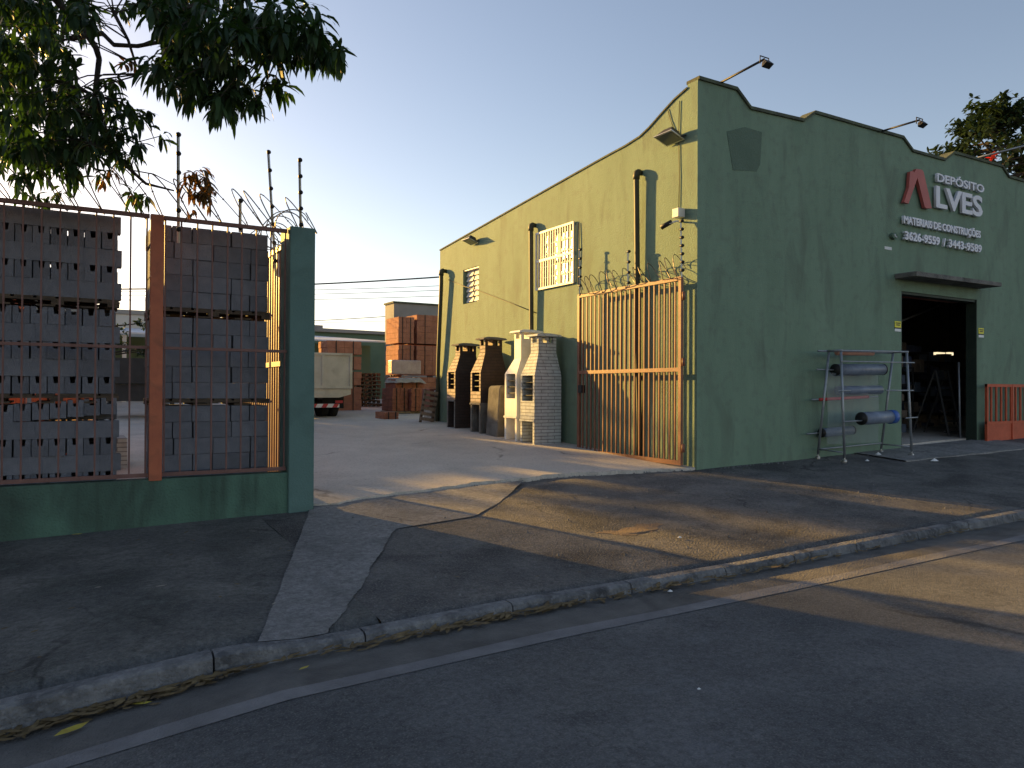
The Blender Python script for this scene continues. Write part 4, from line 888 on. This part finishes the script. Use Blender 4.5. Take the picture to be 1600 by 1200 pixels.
for (x, y, d_) in [(222, 185, 7.2), (215, 222, 7.4), (253, 212, 7.4), (208, 300, 7.6), (228, 308, 7.7), (35, 300, 7.6), (60, 308, 7.7), (95, 300, 7.7), (235, 175, 7.1), (190, 205, 7.3), (520, 75, 6.4), (530, 95, 6.5), (75, 312, 7.8), (120, 285, 7.6)]: cl.append(at(x, y, d_))
for i in range(330):
    v = Vector((rr.gauss(0, 1), rr.gauss(0, 1), rr.gauss(0, 1))).normalized()*rr.random()**.4; p = Vector((-2.6, 6.6, 3.4))+Vector((v.x*2.3, v.y*2.0, v.z*1.5))
    cl.append(p)
for i in range(120):   # crown above the frame
    cl.append(at(rr.uniform(-50, 520), rr.uniform(-260, -25), rr.uniform(5.8, 8.5)))
limbs = [[(-2.7, 6.9, -1.6), (-2.65, 6.9, -.2), (-2.5, 6.95, 1.0), (-2.2, 7.0, 1.9)], [(-2.2, 7.0, 1.9), (-1.5, 7.3, 2.8), tuple(at(60, -30, 7.6)), tuple(at(130, 45, 7.5)), tuple(at(150, 75, 7.5)), tuple(at(155, 92, 7.5))],
 [(-2.2, 7.0, 1.9), (-1.9, 6.6, 3.0), (-1.2, 6.5, 4.2), tuple(at(250, -120, 6.8)), tuple(at(330, 10, 6.6))],
 [tuple(at(155, 92, 7.5)), tuple(at(148, 150, 7.5)), tuple(at(160, 185, 7.5)), tuple(at(172, 232, 7.55)), tuple(at(200, 262, 7.6)), tuple(at(228, 287, 7.65)), tuple(at(272, 298, 7.7))],
 [tuple(at(110, 60, 7.4)), tuple(at(160, 52, 7.4)), tuple(at(178, 70, 7.4)), tuple(at(215, 72, 7.3)), tuple(at(280, 60, 7.1)), tuple(at(340, 60, 6.9)), tuple(at(440, 70, 6.6))],
 [tuple(at(178, 20, 7.2)), tuple(at(200, 62, 7.2)), tuple(at(212, 100, 7.2)), tuple(at(225, 115, 7.2))],
 [(-2.2, 7.0, 1.9), (-3.2, 6.6, 3.0), (-3.6, 6.3, 4.0)], [tuple(at(200, 265, 7.6)), tuple(at(240, 272, 7.62)), tuple(at(275, 290, 7.68))], [tuple(at(205, 262, 7.6)), tuple(at(215, 222, 7.4)), tuple(at(253, 212, 7.4))], [tuple(at(155, 150, 7.5)), tuple(at(190, 160, 7.4)), tuple(at(222, 187, 7.2))]]
rads = [[.17, .15, .13, .11], [.09, .07, .05, .034, .03, .026], [.10, .08, .06, .035, .02], [.027, .024, .022, .02, .018, .015, .008], [.028, .025, .022, .02, .017, .014, .008], [.018, .014, .01, .006], [.08, .06, .04], [.007, .006, .004], [.006, .005, .004], [.012, .009, .005]]
for p, r_ in zip(limbs, rads): tw.tube(p, r_, 9)
nodes = [Vector(q) for L_ in limbs[1:7] for q in L_]
for i, c in enumerate(cl):
    c = Vector(c); rosette(b, c, rr, rr.randint(8, 14), .19*rr.uniform(.75, 1.25), .042, 1.3, .9)
    if i % 4 == 0:
        nq = min(nodes, key=lambda q: (q-c).length)
        if (nq-c).length < 1.2: m_ = nq.lerp(c, .5)+Vector((rr.uniform(-.06, .06), rr.uniform(-.06, .06), .06)); tw.tube([nq, m_, c], [.008, .006, .003], 4)
tw.build('trunk', 'bark', mt_); b.build('crown', 'mango_leaf', mt_)
b = MB()
for i in range(20):
    a = rr.uniform(0, 6.283); q = math.sqrt(rr.random()); rosette(b, at(312+24*q*math.cos(a), 288+22*q*math.sin(a), rr.uniform(7.5, 7.8)), rr, 10, .14, .030, 1.3, .8)
for (x, y) in [(178, 270), (160, 285), (195, 100), (205, 95), (480, 15), (215, 310), (300, 330), (330, 320)]: rosette(b, at(x, y, 7.4), rr, 8, .13, .03, 1.3, .8)
b.build('young_leaves', 'new_leaf', mt_)
def fartree(name, c, R_, H, n, seed, label, L=.28, cone=.6, m='far_leaf', flowers=0, zb=-.8):
    rr = random.Random(seed); t = thing(name, (c[0], c[1], zb), label, 'tree'); b = MB(); f_ = MB(); w2 = MB()
    w2.tube([(c[0], c[1], zb), (c[0]+.1, c[1], (zb+c[2])/2), (c[0], c[1], c[2]+H*.4)], [.2, .14, .05], 8)
    tiers = []
    for i in range(int(n/14)):
        h = rr.random()**1.25; rad = R_*(1-h*cone)*math.sqrt(rr.uniform(.05, 1)); a = rr.uniform(0, 6.283)
        q = Vector((c[0]+rad*math.cos(a), c[1]+rad*math.sin(a), c[2]+H*h-.15*rad)); tiers.append(q)
        w2.tube([(c[0], c[1], q.z-.25), tuple(q)], [.04, .015], 4)
    for q in tiers:
        for j in range(14):
            p = q+Vector((rr.gauss(0, L*1.1), rr.gauss(0, L*1.1), rr.gauss(0, L*.45))); rosette(b, p, rr, 7, L, L*.42, .3, .9)
    w2.build('trunk', 'bark', t); b.build('crown', m, t)
    for i in range(flowers):
        q = rr.choice(tiers); rosette(f_, q+Vector((-.4, -.4, .25)), rr, 9, .22, .12, .3, .9)
    if flowers: f_.build('flowers', 'flower_red', t)
fartree('flowering_tree', (25.6, 13.0, 6.7), 3.4, 2.5, 1100, 4, 'dark green flowering tree rising behind the parapet, tallest of the two', .24, .85, flowers=5)
fartree('dense_tree', (28.6, 11.4, 6.3), 3.2, 2.2, 900, 6, 'dense dark tree at the right edge behind the parapet', .24, .45)
fartree('flowering_shrub', (23.0, 14.6, 6.5), 1.2, .9, 170, 9, 'low sunlit shrub top peeping over the parapet left of the tall tree', .2, .5)
fartree('thin_tree', (.85, 30, 1.5), 1.9, 3.2, 260, 12, 'sparse tree seen through the gap between the block stacks', .16, .4)
fartree('far_bush', (14.0, 31.0, 2.2), 1.6, .9, 240, 14, 'bush spilling over the wall behind the tall brick packs', .16, .4)

fartree('yard_tree', (-2.6, 29, 2.9), 3.6, 2.3, 330, 31, 'loose low tree behind the added shade building, its crown casting broken shade', .3, .35)

# ============================================================= LITTER
def onleaf(b, x, y, z, L, w, rz, curl=.3):
    c, s_ = math.cos(rz), math.sin(rz); vs = []
    for (u, v, h) in [(-.5, 0, 0), (-.2, -.5, .1), (-.2, .5, .16), (.2, -.45, .1), (.2, .45, .2), (.5, 0, .3)]:
        vs.append((x+c*u*L-s_*v*w, y+s_*u*L+c*v*w, z+h*curl*L))
    b.add(vs, [(0, 1, 2), (1, 3, 4, 2), (3, 5, 4)], smooth=True)
b = MB(); rr = random.Random(21)
for i in range(520):
    x = rr.choice([rr.uniform(-2, 12), rr.gauss(0.2, .35), rr.gauss(2.6, .6), rr.uniform(1.2, 6), rr.uniform(-.5, 1)]); y = 4.49-abs(rr.gauss(0, .045))
    onleaf(b, x, y, zr(x)+.014+.03*rr.random(), rr.uniform(.03, .15), rr.uniform(.014, .036), rr.gauss(.1, .7), .4)
for i in range(70):
    x = rr.uniform(-1.5, 9); y = rr.uniform(4.7, 8.2); onleaf(b, x, y, G(x, y)+.03, rr.uniform(.03, .07), .02, rr.uniform(0, 6), .3)
tag(b.build('leaf_litter', 'leaf_dry', origin=(0, 0, 0)), 'dry leaves and debris gathered along the kerb', 'leaves', kind='stuff')
def onG(px, py):
    d = fw+rt*((px-800)/FPX)-up*((py-600)/FPX); k = 2.0
    while k < 40 and d.z*k > G(d.x*k, d.y*k): k += .01
    return d*k
for (px, py, lb, L) in [(112, 1150, 'long yellow leaf in the gutter at the lower left', .17), (475, 1052, 'yellow leaf in the gutter below the raised kerb bend', .07), (222, 1108, 'orange brown leaf clump by the cracked kerb', .10), (252, 922, 'pale green leaf on the dark pavement below the fence', .08), (153, 924, 'small pale leaf on the dark pavement near the left edge', .05), (120, 840, 'yellow leaf at the foot of the green low wall', .10), (428, 950, 'small pale leaf beside the concrete path strip', .05)]:
    p = onG(px, py); b = MB(); onleaf(b, p.x, p.y, p.z+.03, L, L*.3, rr.uniform(-.6, .8), .25); tag(b.build('fallen_leaf', 'leaf_yellow' if 'pale' not in lb else 'sack'), lb, 'leaf', 'single leaves on the ground')
for (px, py, lb, s_) in [(1062, 843, 'small white stone beside the earth patch', .03), (1460, 722, 'white scrap of paper on the pavement by the rack', .09), (1372, 712, 'crumpled white paper under the rack', .09), (1047, 928, 'small white scrap in the gutter', .03), (1092, 1083, 'tiny white scrap on the road', .02), (1355, 722, 'pale crumpled scrap below the rack', .06)]:
    p = onG(px, py); b = MB(); n = 7
    ring = [(p.x+s_*math.cos(6.283*i/n)*rr.uniform(.6, 1), p.y+s_*.7*math.sin(6.283*i/n)*rr.uniform(.6, 1), p.z+.02) for i in range(n)]
    b.add(ring+[(p.x, p.y, p.z+.02+s_*.5)], [(i, (i+1) % n, n) for i in range(n)]); tag(b.build('litter', 'paper_white'), lb, 'litter')
b = MB()
for i in range(260):
    x = rr.uniform(1.8, 12); y = rr.choice([rr.uniform(4.75, 8.3), edge(x)-abs(rr.gauss(0, .05))]); y = min(y, 8.9)
    if x > 8.2: y = min(y, 8.3)
    r_ = rr.uniform(.005, .016); z = G(x, min(y, 8.4))+.012
    b.add([(x-r_, y-r_, z-.01), (x+r_, y-r_*.7, z-.01), (x+r_*.8, y+r_, z-.01), (x-r_, y+r_*.6, z-.01), (x, y, z+r_*.9)], [(0, 1, 4), (1, 2, 4), (2, 3, 4), (3, 0, 4)])
tag(b.build('gravel', 'kerb_concrete', origin=(0, 0, 0)), 'loose gravel scattered over the broken driveway', 'gravel', kind='stuff')
for o in bpy.data.objects:
    if '_o' in o: del o['_o']
